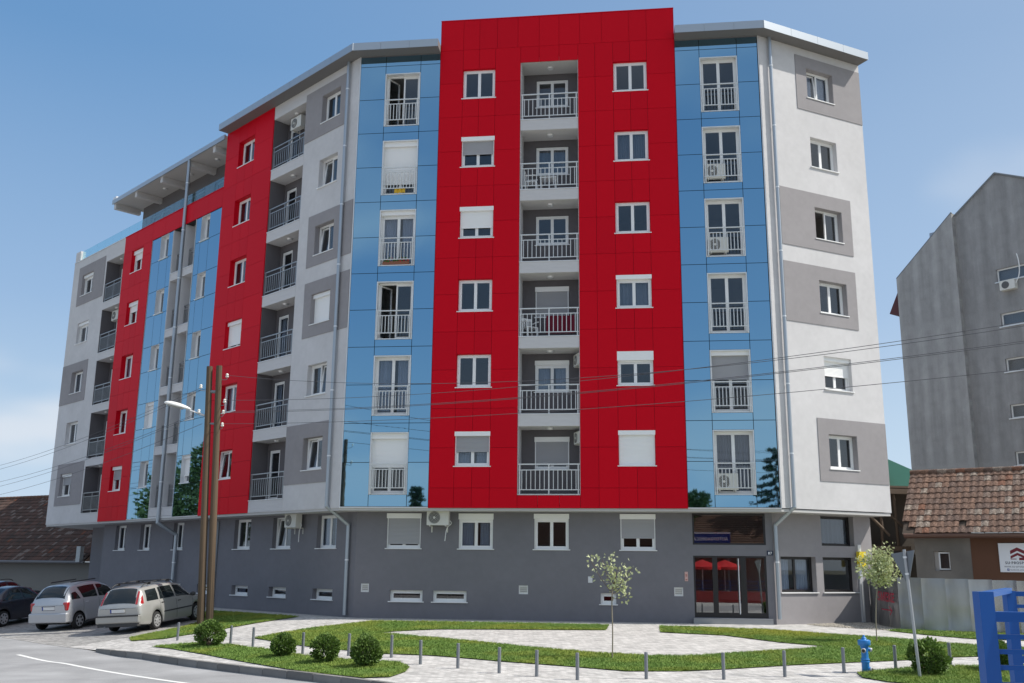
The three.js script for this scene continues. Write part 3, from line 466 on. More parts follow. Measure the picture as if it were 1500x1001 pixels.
function vent(f, a, b, w) { const g = new THREE.Group(); g.name = 'vent_grille'; B.add(g); put(g, f, a, 0.82, w); mesh('vent_frame', merge(frameGeo(0, b - a, 0, 0.29, 0.03, -0.1, -0.02)), M.white, g); for (let k = 0; k < 4; k++) { const m = mesh('louvre', bx(b - a - 0.05, 0.055, 0.008), M.white, g, (b - a) / 2, 0.055 + k * 0.06, -0.06); m.rotation.x = 0.7; } mesh('duct', bAt(0.01, b - a - 0.01, 0.01, 0.28, -0.3, -0.29), M.roomDark, g); }
for (const [a, b] of VT) vent('F', a, b, wF);
part('meter_plate', bAt(8.71, 8.86, 1.23, 1.44, 0, 0.02), M.trim, 'F'); put(B.children[B.children.length - 1], 'F', 0, 0, wF);
airUnit('F', 3.47, 3.1, wF + 0.42, { label: 'air conditioner under the red overhang between two ground floor windows' });
// glazed entrance
{
  const glazing = (name, x0, x1, y0, y1, posts, extra) => { const g = new THREE.Group(); g.name = name; B.add(g); put(g, 'F', x0, y0, wF); const w = x1 - x0, h = y1 - y0; mesh('frame', merge([...frameGeo(0, w, 0, h, 0.06, -0.14, -0.03)]), M.black, g); let px = 0.06; for (const [c, t] of [...posts, [w - 0.06, 0]]) { if (t) mesh('mullion', bAt(c - t / 2, c + t / 2, 0.06, h - 0.06, -0.13, -0.025), M.black, g); const a = px, b = c - t / 2; mesh('pane', bAt(a - 0.005, b + 0.005, 0.055, h - 0.055, -0.085, -0.078), M.shopPane, g); px = c + t / 2; } extra?.(g, w, h); const rm = mesh('interior', roomGeo(w, h, 2.6), M.roomDark, g, 0, 0, -0.32); return g; };
  glazing('shop_window', 12.3, 14.75, 2.54, 3.6, []);
  glazing('entrance_door', 12.3, 14.73, 0.14, 2.17, [[0.72, 0.17], [1.66, 0.2]], (g, w, h) => { mesh('door_bottom_rail', bAt(0.06, w - 0.06, 0.06, 0.16, -0.12, -0.03), M.black, g); mesh('handle', merge([cyl(V3(1.5, 0.12, 0.06), V3(1.5, 1.95, 0.06), 0.018, 0.018, 10), cyl(V3(1.5, 0.3, -0.05), V3(1.5, 0.3, 0.06), 0.012), cyl(V3(1.5, 1.75, -0.05), V3(1.5, 1.75, 0.06), 0.012)]), M.trim, g); });
  part('door_step', bAt(12.25, 14.85, -0.4, 0.12, -0.1, 0.22), std(lin(0.5, 0.5, 0.5), 0.9, { map: mottleHard }), 'F'); put(B.children[B.children.length - 1], 'F', 0, 0, wF);
  const pn = thing('intercom', 'pale red and white intercom panel beside the glazed entrance', 'intercom', [pl('F', 12.05, wF)[0], 1.32, pl('F', 12.05, wF)[1]], FAC.F.a);
  mesh('plate', bAt(-0.055, 0.055, 0, 0.31, 0.001, 0.02), std(lin(0.62, 0.4, 0.36), 0.5), pn); for (const y of [0.05, 0.17, 0.21]) mesh('button', bx(0.06, 0.02, 0.008), std(lin(0.35, 0.03, 0.03), 0.5), pn, 0, y, 0.022);
}
// house number
function textTex(w, h, draw) { const c = document.createElement('canvas'); c.width = w; c.height = h; const x = c.getContext('2d'); draw(x, w, h); const t = new THREE.CanvasTexture(c); t.colorSpace = THREE.SRGBColorSpace; return t; }
{ const [X, Z] = pl('F', 14.865, wF), p = thing('house_number_plate', 'dark blue house number plate reading 87 by the entrance', 'number plate', [X, 2.2, Z], FAC.F.a);
  mesh('plate', bAt(-0.1, 0.1, 0, 0.15, 0.001, 0.015), std(lin(0.02, 0.03, 0.09), 0.4), p);
  const f = mesh('number', new THREE.PlaneGeometry(0.19, 0.14), std(lin(1, 1, 1), 0.5, { map: textTex(128, 96, (x, w, h) => { x.fillStyle = '#16203f'; x.fillRect(0, 0, w, h); x.fillStyle = '#f2f2f2'; x.font = 'bold 82px sans-serif'; x.textAlign = 'center'; x.textBaseline = 'middle'; x.fillText('87', w / 2, h / 2 + 3); }) }), p, 0, 0.075, 0.0195); }
// left ground floor
const glWin = [[-2.63, -1.36], [-5.74, -4.4], [-8.73, -7.42], [-14.2, -13.2], [-17.6, -16.5], [-20.4, -19.2]], glB = [[-2.73, -1.44], [-5.77, -4.52], [-8.65, -7.34], [-11.6, -10.3], [-14.3, -13.1]];
put(mesh('ground_floor_wall', wallGeo(-21.8, gl1, -1.2, 3.63, -ZR, 0, [...glWin.map(([a, b]) => [a, b, 2.33, 3.56]), ...glB.map(([a, b]) => [a, b, 0.49, 0.89])]), M.dark, B), 'L', 0, 0, wL);
glWin.forEach(([a, b], i) => windowAt('L', a, b, 2.33, 3.56, { z: wL, rec: 0.18, lining: M.dark, tip: i === 1 ? 1 : 0 })); for (const [a, b] of glB) windowAt('L', a, b, 0.49, 0.89, { z: wL, rec: 0.18, sashes: 1, lining: M.dark, room: M.roomDark });
airUnit('L', -3.85, 3.08, wL + 0.42, { label: 'air conditioner under the overhang beside a tilted ground floor window' });
{ // passage at the far end, with a dark gate
  put(mesh('passage_wall', bAt(-26.9, -21.8, -1.2, 3.63, -1.7, -1.5), M.dark, B), 'L', 0, 0, wL);
  put(mesh('passage_wall', bAt(-22.0, -21.8, -1.2, 3.63, -1.5, -ZR), M.dark, B), 'L', 0, 0, wL); put(mesh('passage_wall', bAt(-26.9, -26.7, -1.2, 3.63, -10, -1.7), M.dark, B), 'L', 0, 0, wL); put(mesh('gate', bAt(-24.0, -22.3, -1.0, 1.9, -1.49, -1.43), std(lin(0.02, 0.018, 0.016), 0.7), B), 'L', 0, 0, wL); put(mesh('cable_duct', bAt(-10.1, -9.98, -1, 3.5, 0, 0.06), M.steel, B), 'L', 0, 0, wL);
}
// right ground floor
const RW = [[0.52, 2.1, 0.97, 2.18, 2], [2.4, 3.95, 0.97, 2.18, 1], [2.4, 3.95, 2.55, 3.6, 1]];
put(mesh('ground_floor_wall', wallGeo(gr0, 4.75, -0.6, 3.63, -ZR, 0, RW.map((a) => a.slice(0, 4))), M.grey, B), 'R', 0, 0, wR);
RW.forEach(([a, b, c, d, n], i) => { windowAt('R', a, b, c, d, { z: wR, rec: 0.22, sashes: n, lining: M.grey, grey: M.black, sill: i < 2, fw: 0.045, room: M.room, curtain: i === 2 ? 2 : 0 }); });
put(mesh('ground_floor_wall', bAt(4.45, 4.75, -0.6, 3.62, -6, -ZR), M.grey, B), 'R', 0, 0, wR);
put(mesh('cable_duct', bAt(4.04, 4.18, -0.1, 2.62, 0.001, 0.05), M.trim, B), 'R', 0, 0, wR);
{ const [X, Z] = pl('R', 4.1, wR + 0.05), g = thing('gas_meter_box', 'yellow gas box on the corner of the sunlit ground floor wall', 'meter box', [X, 1.84, Z], FAC.R.a);
  mesh('casing', bAt(-0.16, 0.16, 0, 0.54, 0.001, 0.14), std(lin(0.72, 0.56, 0.02), 0.45), g); mesh('latch', bx(0.03, 0.03, 0.02), M.black, g, 0.1, 0.44, 0.148);
  mesh('lettering', new THREE.PlaneGeometry(0.11, 0.26), std(lin(1, 1, 1), 0.6, { map: textTex(96, 224, (x, w, h) => { x.fillStyle = '#d9c01c'; x.fillRect(0, 0, w, h); x.fillStyle = '#222'; x.save(); x.translate(w / 2, h / 2); x.rotate(Math.PI / 2); x.font = 'bold 76px sans-serif'; x.textAlign = 'center'; x.textBaseline = 'middle'; x.fillText('GAS', 0, 4); x.restore(); }) }), g, 0, 0.25, 0.1425); }
// things kept on the balconies
{ const wm = M.white, chair = (X, Y, Z, t, lab) => { const c = thing('plastic_chair', lab, 'chair', [X, Y, Z], t, 'white plastic balcony chairs'); mesh('seat', bAt(-0.22, 0.22, 0.4, 0.43, -0.22, 0.22), wm, c); mesh('backrest', merge([bAt(-0.22, 0.22, 0.72, 0.82, -0.24, -0.21), ...[-0.18, -0.09, 0, 0.09, 0.18].map((x) => bAt(x - 0.025, x + 0.025, 0.43, 0.72, -0.24, -0.22))]), wm, c); for (const x of [-0.2, 0.2]) for (const z of [-0.2, 0.2]) mesh('leg', bAt(x - 0.025, x + 0.025, 0, 0.4, z - 0.025, z + 0.025), wm, c); for (const x of [-0.24, 0.24]) mesh('armrest', bAt(x - 0.03, x + 0.03, 0.62, 0.65, -0.22, 0.2), wm, c); };
  let p = pl('F', 6.72, -0.42); chair(p[0], FL(5) + 0.001, p[1], 1.4, 'white plastic chair on the left of the balcony second from the top');
  p = pl('F', 6.68, -0.42); chair(p[0], FL(3) + 0.001, p[1], 0.5, 'white plastic chair on the balcony with the dark red cloth');
  p = pl('F', 7.35, -0.5); const t = thing('balcony_table', 'small white table on the balcony second from the top', 'table', [p[0], FL(5) + 0.001, p[1]], FAC.F.a); mesh('table_top', bAt(-0.32, 0.32, 0.56, 0.6, -0.25, 0.25), wm, t); for (const x of [-0.27, 0.27]) for (const z of [-0.2, 0.2]) mesh('leg', bAt(x - 0.02, x + 0.02, 0, 0.56, z - 0.02, z + 0.02), wm, t);
  const cl = drape(1.05, 0.66, 5, 8), c = single('drying_cloth', cl, std(lin(0.16, 0.01, 0.03), 0.95), 'dark red cloth hanging inside a balcony railing of the red front', 'cloth'); put(c, 'F', 7.3, FL(3) + 0.14, -0.14);
  { const [X, Z] = pl('F', 1.72, 0.0), fb = thing('flower_box', 'flower box with red blooms behind the railing of the left blue bay', 'flower box', [X, FL(4) + 0.04, Z], FAC.F.a), rf = rng(8); mesh('box', bAt(-0.5, 0.5, 0, 0.13, -0.07, 0.03), std(lin(0.25, 0.1, 0.06), 0.8), fb); const fol = [], blo = []; for (let k = 0; k < 90; k++) { const s = new THREE.IcosahedronGeometry(0.02 + rf() * 0.03, 0); s.translate((rf() - 0.5) * 0.95, 0.13 + rf() * 0.14, (rf() - 0.5) * 0.1 - 0.02); (k % 4 ? fol : blo).push(s); } mesh('foliage', merge(fol), std(lin(0.05, 0.13, 0.03), 0.9), fb); mesh('blooms', merge(blo), std(lin(0.5, 0.03, 0.05), 0.8), fb); }
  const y2 = single('yellow_cloth', drape(0.42, 0.17, 8, 3), std(lin(0.7, 0.45, 0.04), 0.9), 'yellow cloth behind the railing below a half closed white shutter', 'cloth'); put(y2, 'F', 1.55, FL(5) + 0.06, 0.03); }
// ---------- street furniture ----------
{ const bol = [[-9.83, 30.4], [-7.73, 28.48], [-6.93, 27.78], [-5.18, 25.82], [-3.9, 25.0], [-2.78, 24.34], [-1.97, 22.97], [-1.1, 22.25], [-0.2, 21.52], [0.57, 21.05], [1.37, 20.59], [2.77, 20.79], [4.33, 20.79], [5.68, 21.23], [7.11, 21.87], [8.42, 22.42], [9.9, 23.07]];
  const tg = new THREE.CylinderGeometry(0.036, 0.036, 0.53, 14), cg = new THREE.SphereGeometry(0.036, 14, 6, 0, 6.3, 0, 1.57); cg.scale(1, 0.35, 1);
  let first; for (const [x, Z] of bol) { const y = gy(x, -Z); let o; if (!first) { o = first = thing('bollard', 'short grey steel bollard along the edge of the paved walk', 'bollard', [x, y, -Z], 0, 'grey steel bollards along the walk'); mesh('post', tg, M.steel, o, 0, 0.245, 0); mesh('cap', cg, M.steel, o, 0, 0.51, 0); } else { o = copyOf(first); o.position.set(x, y, -Z); } const k = hash2(Math.round(x * 100), 7, 5); o.rotation.set((k - 0.5) * 0.04, k * 6, (hash2(Math.round(x * 100), 3, 9) - 0.5) * 0.04); } }

// leaf clusters: many small bent leaves
function leafGeo(n, seed, place, size, upBias = 0.3) {
  const r = rng(seed), P = [], I = [];
  for (let k = 0; k < n; k++) {
    const [c, dir] = place(r, k); const L = size * (0.6 + 0.8 * r()), W = L * 0.32;
    const d = dir.clone().add(V3(r() - 0.5, r() - 0.5 + upBias, r() - 0.5).multiplyScalar(1.2)).normalize(), s = V3(r() - 0.5, r() - 0.5, r() - 0.5).cross(d).normalize(), nrm = d.clone().cross(s).multiplyScalar(L * 0.12);
    const b = P.length / 3, a0 = c, m = c.clone().addScaledVector(d, L * 0.5).add(nrm), e = c.clone().addScaledVector(d, L);
    const l = m.clone().addScaledVector(s, W), q = m.clone().addScaledVector(s, -W);
    for (const v of [a0, l, q, e]) P.push(v.x, v.y, v.z); I.push(b, b + 1, b + 2, b + 1, b + 3, b + 2);
  }
  const g = new THREE.BufferGeometry(); g.setAttribute('position', new THREE.Float32BufferAttribute(P, 3)); g.setIndex(I); const q = g.toNonIndexed(); q.computeVertexNormals(); return q;
}
const leafMat = (r, g, b, t = 0.3) => new THREE.MeshPhysicalMaterial({ color: lin(r, g, b), roughness: 0.75, transmission: t, thickness: 0, side: THREE.DoubleSide });
const bark = std(lin(0.16, 0.12, 0.085), 0.95), barkPale = std(lin(0.28, 0.24, 0.19), 0.95);
// clipped thuja balls
function shrub(x, Z, h, w, seed, label) {
  const o = thing('thuja_shrub', label, 'shrub', [x, gy(x, -Z) + 0.02, -Z], seed, 'round clipped thuja shrubs'), rx = w / 2, ry = h / 2;
  const stem = []; const r0 = rng(seed); for (let k = 0; k < 9; k++) { const a = r0() * 6.28, e = r0(); stem.push(cyl(V3(0, 0, 0), V3(Math.cos(a) * rx * 0.7, h * (0.35 + e * 0.5), Math.sin(a) * rx * 0.7), 0.014, 0.005, 5)); }
  mesh('stem', merge(stem), bark, o);
  const lobes = Array.from({ length: 26 }, () => { const a = r0() * 6.28, v = r0() * 2 - 0.8, q = Math.sqrt(Math.max(0, 1 - v * v)); return V3(Math.cos(a) * q, v, Math.sin(a) * q); });
  const place = (shell) => (r) => { const l = lobes[Math.floor(r() * lobes.length)], v = l.clone().add(V3(r() - 0.5, r() - 0.5, r() - 0.5).multiplyScalar(0.75)).normalize(), k = shell + (1 - shell) * r(); const bump = 0.74 + 0.34 * fbm(v.x * 2.6 + 9, v.y * 2.6 + v.z * 2.6 + 9, seed, 3) + (r() < 0.05 ? 0.14 * r() : 0); return [V3(v.x * rx * k * bump, ry + v.y * ry * k * bump, v.z * rx * k * bump), v]; };
  mesh('foliage', merge([leafGeo(3600, seed + 1, place(0.78), 0.06), leafGeo(1200, seed + 2, place(0.3), 0.08)]), leafMat(0.125, 0.215, 0.03, 0.25), o);
}
shrub(-8.28, 28.36, 0.66, 0.86, 11, 'thuja shrub at the foot of the twin wooden poles');
shrub(-5.54, 25.36, 0.52, 0.66, 12, 'thuja shrub on the kerbside strip, next after the one by the poles');
shrub(-4.29, 23.8, 0.6, 0.72, 13, 'middle one of three close thuja shrubs on the kerbside strip');
shrub(-3.14, 22.68, 0.64, 0.68, 14, 'thuja shrub near the rounded end of the kerbside strip');
shrub(8.81, 21.58, 0.7, 0.86, 15, 'thuja shrub behind the leaning sign post');
shrub(10.6, 22.3, 0.62, 0.75, 16, 'thuja shrub half hidden behind the blue metal barrier');

// young trees on thin trunks
function youngTree(x, Z, label, branches, leaves, size, seed, trunkH, lean) {
  const y = gy(x, -Z), o = thing('young_tree', label, 'tree', [x, y, -Z], 0, 'newly planted young trees'), r = rng(seed);
  const tp = [V3(0, -0.05, 0), V3(0.015, trunkH * 0.35, 0.01), V3(-0.01 + lean * 0.5, trunkH * 0.7, 0), V3(lean, trunkH, 0)];
  mesh('trunk', tube(tp, 0.016, 20, 7), barkPale, o);
  const cr = [], spots = [];
  for (const [dx, dy, dz, s0] of branches) { const a = V3(lean * s0, trunkH * s0, 0), e = V3(dx, dy, dz), m = a.clone().lerp(e, 0.5).add(V3(0, -0.05, 0)); cr.push(tube([a, m, e], 0.007, 8, 5)); for (let k = 0; k < 12; k++) { const t = 0.35 + 0.7 * r(); spots.push(a.clone().lerp(e, t).add(V3(r() - 0.5, r() - 0.5, r() - 0.5).multiplyScalar(0.16))); } }
  mesh('branch', merge(cr), bark, o);
  const pick = spots; mesh('crown', leafGeo(leaves, seed + 5, (q) => { const c = pick[Math.floor(q() * pick.length)]; const d = V3(q() - 0.5, q() - 0.5, q() - 0.5); return [c.clone().addScaledVector(d, 0.2), d.normalize()]; }, size, 0.1), leafMat(0.52, 0.56, 0.30, 0.3), o);
}
youngTree(2.42, 24.07, 'thin young tree with sparse pale leaves on the curved lawn', [[-0.48, 2.22, 0.1, 0.85], [-0.2, 2.28, -0.1, 0.9], [-0.02, 2.35, 0.1, 1], [0.14, 2.1, 0.12, 0.9], [0.25, 2.05, -0.1, 0.95], [0.5, 2.1, 0.05, 0.88], [0.38, 1.85, 0.1, 0.84], [0.42, 1.5, 0.05, 0.78], [0.05, 1.75, 0, 0.9], [0.1, 1.95, 0.12, 0.95]], 290, 0.085, 31, 1.75, 0.03);
youngTree(10.13, 28.22, 'young tree with a fuller pale crown before the yellow box', [[-0.30, 1.95, 0.15, 0.85], [-0.15, 2.25, -0.2, 0.9], [0.05, 2.45, 0.1, 1], [0.30, 2.55, -0.1, 1], [0.45, 2.4, 0.2, 0.95], [0.65, 2.2, -0.1, 0.9], [0.70, 1.9, 0.1, 0.84], [0.30, 2.1, 0.3, 0.9], [0.10, 1.85, -0.25, 0.86], [0.35, 1.75, 0.1, 0.82], [-0.10, 1.8, 0.2, 0.8], [0.50, 2.6, 0.05, 1], [0.20, 2.2, -0.2, 0.95]], 1900, 0.08, 35, 1.9, 0.2);

// twin wooden utility poles with lamp, insulators and wires
const woodTex = dataTex(256, (u, v) => { const f = fbm(u * 20, v * 2, 81, 4, 2), k = 0.42 + 0.32 * (f - 0.5); return [k * 1.06, k * 0.9, k * 0.74]; }, true);
const poleWood = std(lin(0.68, 0.67, 0.65), 0.95, { map: woodTex });
const poleBase = V3(-10.40, gy(-10.4, -34.9), -34.9);
const insulatorMat = std(lin(0.75, 0.73, 0.68), 0.25), wireMat = std(lin(0.09, 0.09, 0.1), 0.6);
function utilityPole(pos, label, twin, h) {
  const g = thing('utility_pole', label, 'utility pole', [pos.x, pos.y, pos.z], 0.15);
  mesh('pole', cyl(V3(-0.12, -0.3, 0), V3(twin ? -0.5 : -0.12, h - 0.03, 0.05), 0.13, 0.105, 14), poleWood, g);
  if (twin) { mesh('pole', cyl(V3(0.17, -0.3, 0), V3(-0.16, h, 0.1), 0.13, 0.105, 14), poleWood, g); mesh('spacer', cyl(V3(-0.45, h - 0.95, 0.07), V3(-0.13, h - 0.95, 0.09), 0.06), M.steel, g); mesh('spacer', cyl(V3(-0.42, h - 2.1, 0.07), V3(-0.1, h - 2.1, 0.09), 0.04), M.steel, g); }
  const ins = twin ? [[0.14, h - 0.42], [0.12, h - 1.35], [0.1, h - 1.75], [0.1, h - 2.2], [-0.74, h - 0.85], [-0.74, h - 1.75]] : [[0.3, h - 0.42], [0.3, h - 1.35], [-0.4, h - 0.85]];
  for (const [x, y] of ins) { const i = mesh('insulator', new THREE.LatheGeometry([[0.01, 0], [0.055, 0.01], [0.06, 0.05], [0.035, 0.07], [0.05, 0.09], [0.05, 0.13], [0.0, 0.16]].map((p) => new THREE.Vector2(...p)), 12), insulatorMat, g, x, y, 0.1); mesh('bracket', tube([V3(x, y + 0.02, 0.1), V3(x, y - 0.06, 0.1), V3(x * 0.6, y - 0.08, 0.1), V3(twin && x > 0 ? -0.13 : twin ? -0.42 : -0.12, y - 0.08, 0.08)], 0.012, 10, 5), M.steel, g); }
  return g;
}
const pole = utilityPole(poleBase, 'twin weathered wooden utility poles standing beside the estate car', true, 9.0);
{ const lg = new THREE.Group(); lg.name = 'street_lamp'; const L = thing('street_lamp', 'white street lamp on an arm fixed to the wooden poles', 'street lamp', [poleBase.x - 0.52, poleBase.y + 7.2, poleBase.z + 0.05], 0.25);
  mesh('arm', cyl(V3(0, 0.0, 0), V3(-0.55, 0.16, 0.02), 0.028, 0.025), M.trim, L); mesh('clamp', cyl(V3(0, -0.12, 0), V3(0, 0.1, 0), 0.03), M.trim, L);
  const h = new THREE.SphereGeometry(0.5, 24, 14); h.scale(0.95, 0.24, 0.34); const p = h.attributes.position; for (let i = 0; i < p.count; i++) { if (p.getY(i) < -0.03) p.setY(i, -0.03 + (p.getY(i) + 0.03) * 0.25); const t = (p.getX(i) + 0.475) / 0.95; p.setZ(i, p.getZ(i) * (1.1 - 0.45 * t)); p.setY(i, p.getY(i) * (1.05 - 0.3 * t)); } h.computeVertexNormals();
  const head = mesh('lamp_head', h, std(lin(0.82, 0.82, 0.8), 0.4), L, -0.97, 0.30, 0.03); head.rotation.z = -0.22; mesh('diffuser', bAt(-0.33, 0.2, -0.075, -0.05, -0.11, 0.11), std(lin(0.35, 0.34, 0.3), 0.3), head); }
utilityPole(V3(-13.3, -1.0, -18.3), 'single wooden utility pole on the opposite side of the street', false, 9.4);
const farPole = V3(20.5, -0.3, -14.2); utilityPole(farPole, 'single wooden utility pole beyond the blue barrier', false, 8.7);
const leftPole = V3(-40, -1.1, -67); utilityPole(leftPole, 'far wooden utility pole down the street past the tiled house', false, 8.6);
function wire(a, b, sag, i, label, r = 0.0075) { const pts = []; for (let k = 0; k <= 24; k++) { const t = k / 24, p = a.clone().lerp(b, t); p.y -= sag * 4 * t * (1 - t); pts.push(p); } single('overhead_wire', new THREE.TubeGeometry(new THREE.CatmullRomCurve3(pts), 60, r, 5), wireMat, label, 'wire', 'overhead wires'); }
const pt = (o, x, y, z) => V3(o.x + x, o.y + y, o.z + z);
[[0.14, 8.66, 8.45, 1.5], [0.12, 7.75, 8.3, 0.95], [0.1, 7.35, 7.62, 0.75], [0.1, 7.3, 7.55, 0.72], [0.1, 6.9, 6.75, 0.6]].forEach(([x, y, y2, s], i) => wire(pt(poleBase, x, y, 0.1), pt(farPole, 0.3, y2, 0.1), s, i, 'dark overhead wire strung from the twin poles across the front'));
[[-0.74, 8.2, 8.2], [-0.74, 8.1, 7.9], [-0.74, 7.3, 7.3], [-0.74, 7.25, 6.9], [-0.6, 6.9, 6.4]].forEach(([x, y, y2], i) => wire(pt(poleBase, x, y, 0.1), pt(leftPole, 0, y2, 0), 0.7, i, 'dark overhead wire running from the twin poles down the street'));

// blue fire hydrant
{ const x = 7.6, Z = 21.94, h = thing('fire_hydrant', 'bright blue fire hydrant at the tip of the lawn', 'fire hydrant', [x, gy(x, -Z), -Z], 0.2), bl = std(lin(0.02, 0.19, 0.52), 0.38);
  const L = (p, seg = 24) => new THREE.LatheGeometry(p.map((q) => new THREE.Vector2(...q)), seg);
  mesh('barrel', L([[0.0, -0.02], [0.082, -0.02], [0.08, 0.2], [0.092, 0.21], [0.092, 0.235], [0.075, 0.25], [0.092, 0.265], [0.092, 0.28], [0.072, 0.30], [0.068, 0.48], [0.088, 0.53], [0.088, 0.56]]), bl, h);
  mesh('bonnet', L([[0.088, 0.555], [0.128, 0.565], [0.132, 0.66], [0.105, 0.675], [0.05, 0.68], [0.055, 0.705], [0.035, 0.73], [0.022, 0.735], [0.022, 0.77], [0.0, 0.775]]), bl, h);
  const nz = (dx, dz, y, r) => { const a = V3(0, y, 0), b = V3(dx, y - 0.03, dz); const n = mesh('outlet', cyl(a, b, r * 0.85, r, 16), bl, h); mesh('outlet_cap', cyl(b.clone().lerp(a, 0.12), b.clone().addScaledVector(b.clone().sub(a).normalize(), 0.02), r * 1.04, r * 1.04, 16), std(lin(0.5, 0.5, 0.5), 0.5), n); mesh('outlet_bore', cyl(b, b.clone().addScaledVector(b.clone().sub(a).normalize(), 0.024), r * 0.78, r * 0.78, 14), M.black, n); };
  nz(-0.09, 0.11, 0.49, 0.045); nz(0.13, 0.02, 0.5, 0.04); nz(0.075, 0.09, 0.1, 0.05); }
// leaning sign post, seen from the back
{ const x = 8.43, Z = 21.15, s = thing('road_sign', 'leaning grey triangular road sign seen from behind', 'road sign', [x, gy(x, -Z), -Z], 0);
  const top = V3(-0.13, 2.58, 0); mesh('post', cyl(V3(0, -0.1, 0), top, 0.032, 0.032, 14), std(lin(0.36, 0.38, 0.4), 0.45, { metalness: 0.5 }), s);
  const sh = new THREE.Shape([[-0.34, 0.32], [0.34, 0.32], [0.04, -0.36], [-0.04, -0.36]].map((p) => new THREE.Vector2(...p))); const g = new THREE.ExtrudeGeometry(sh, { depth: 0.012, bevelEnabled: true, bevelSize: 0.02, bevelThickness: 0.004, bevelSegments: 2 });
  const p = mesh('plate', g, std(lin(0.17, 0.185, 0.205), 0.5, { metalness: 0.4 }), s, -0.11, 2.25, -0.06); p.rotation.set(0, -1.05, 0.12); p.scale.setScalar(0.84);
  mesh('clamp', cyl(V3(-0.103, 2.06, 0), V3(-0.105, 2.1, 0), 0.042), M.trim, s); mesh('clamp', cyl(V3(-0.12, 2.4, 0), V3(-0.122, 2.44, 0), 0.042), M.trim, s);
  const st = mesh('sticker', bx(0.06, 0.14, 0.004), std(lin(0.5, 0.62, 0.72), 0.5), p, 0.16, 0.05, -0.008); }
// blue tubular barrier close to the viewer
{ const bl = std(lin(0.004, 0.085, 0.34), 0.4), g = thing('blue_barrier', 'blue painted steel barrier with square posts at the roadside', 'barrier', [0, 0, 0]);
  const a = V3(1.681, 1.688, -3.6), b = V3(2.217, 1.674, -4.5), gnd = -0.75;
  const bar = (p, q, y, t, dp = 0.018) => { const dx = q.x - p.x, dz = q.z - p.z, L = Math.hypot(dx, dz), m = bAt(0, L, y - t / 2, y + t / 2, -dp, dp); m.rotateY(Math.atan2(-dz, dx)); m.translate(p.x, 0, p.z); return m; };
  const post = (p, w, top) => mesh('post', bAt(p.x - w / 2, p.x + w / 2, gnd, top, p.z - w / 2, p.z + w / 2), bl, g);
  const a2 = V3(a.x + 1.9, 0, a.z + 0.35), b2 = V3(b.x + 2, 0, b.z + 0.3);
  post(a, 0.052, a.y); post(b, 0.042, b.y); post(a2, 0.052, a.y); post(b2, 0.042, b.y);
  mesh('top_rail', bar(V3(a.x, 0, a.z), V3(b.x, 0, b.z), a.y - 0.012, 0.022, 0.014), bl, g); mesh('top_rail', bar(V3(a2.x, 0, a2.z), V3(b2.x, 0, b2.z), a.y - 0.012, 0.022, 0.014), bl, g);
  mesh('rail', bar(b, b2, b.y - 0.012, 0.02), bl, g); mesh('rail', bar(b, b2, b.y - 0.065, 0.014), bl, g); mesh('rail', bar(a, a2, a.y - 0.085, 0.034, 0.02), bl, g);
  for (const dy of [0.153, 0.203, 0.256, 0.313, 0.38, 0.45]) mesh('rail', bar(a, a2, a.y - dy, 0.016, 0.008), bl, g); mesh('rail', bar(b, b2, b.y - 0.29, 0.03), bl, g); }

// ---------- neighbours ----------
const lichen = dataTex(512, (u, v, i, j) => { const f = fbm(u * 30, v * 30, 33, 4, 30), s = fbm(u * 8, v * 8, 34, 4, 8), k = Math.max(0, Math.min(1, (f * 0.6 + s * 0.5 - 0.56) * 7)); return [0.72 + 0.28 * k + 0.2 * (s - 0.5), 0.70 + 0.32 * k + 0.2 * (s - 0.5), 0.68 + 0.36 * k + 0.2 * (s - 0.5)]; }, true, 1);
const tileMats = [[0.23, 0.145, 0.11], [0.27, 0.165, 0.12], [0.20, 0.135, 0.11], [0.36, 0.30, 0.255], [0.27, 0.2, 0.165], [0.29, 0.14, 0.09]].map((c) => std(lin(...c), 0.95, { map: lichen }));
function tileGeo(w, l) { // interlocking clay tile: a roll and a trough, with a thick lower edge
  const P = [], I = [], n = 6; for (const [v, y0] of [[0, 0.0], [1, 0.0]]) for (let k = 0; k <= n; k++) { const u = k / n, y = 0.028 * Math.pow(Math.sin(u * Math.PI), 2) + (v === 0 ? 0.03 : 0); P.push((u - 0.5) * w, y, (v === 0 ? 0 : -l)); }
  for (let k = 0; k <= n; k++) { const u = k / n; P.push((u - 0.5) * w, 0.028 * Math.pow(Math.sin(u * Math.PI), 2) + 0.004, 0); }
  for (let k = 0; k < n; k++) { const a = k, b = k + n + 1, c = k + 2 * (n + 1); I.push(a, a + 1, b, a + 1, b + 1, b, c, c + 1, a, c + 1, a + 1, a); }
  const g = new THREE.BufferGeometry(); g.setAttribute('position', new THREE.Float32BufferAttribute(P, 3)); g.setIndex(I); const q = g.toNonIndexed(); q.computeVertexNormals(); const u = []; const pp = q.attributes.position; for (let i = 0; i < pp.count; i++) u.push(pp.getX(i) * 3, pp.getZ(i) * 3); q.setAttribute('uv', new THREE.Float32BufferAttribute(u, 2)); return q;
}
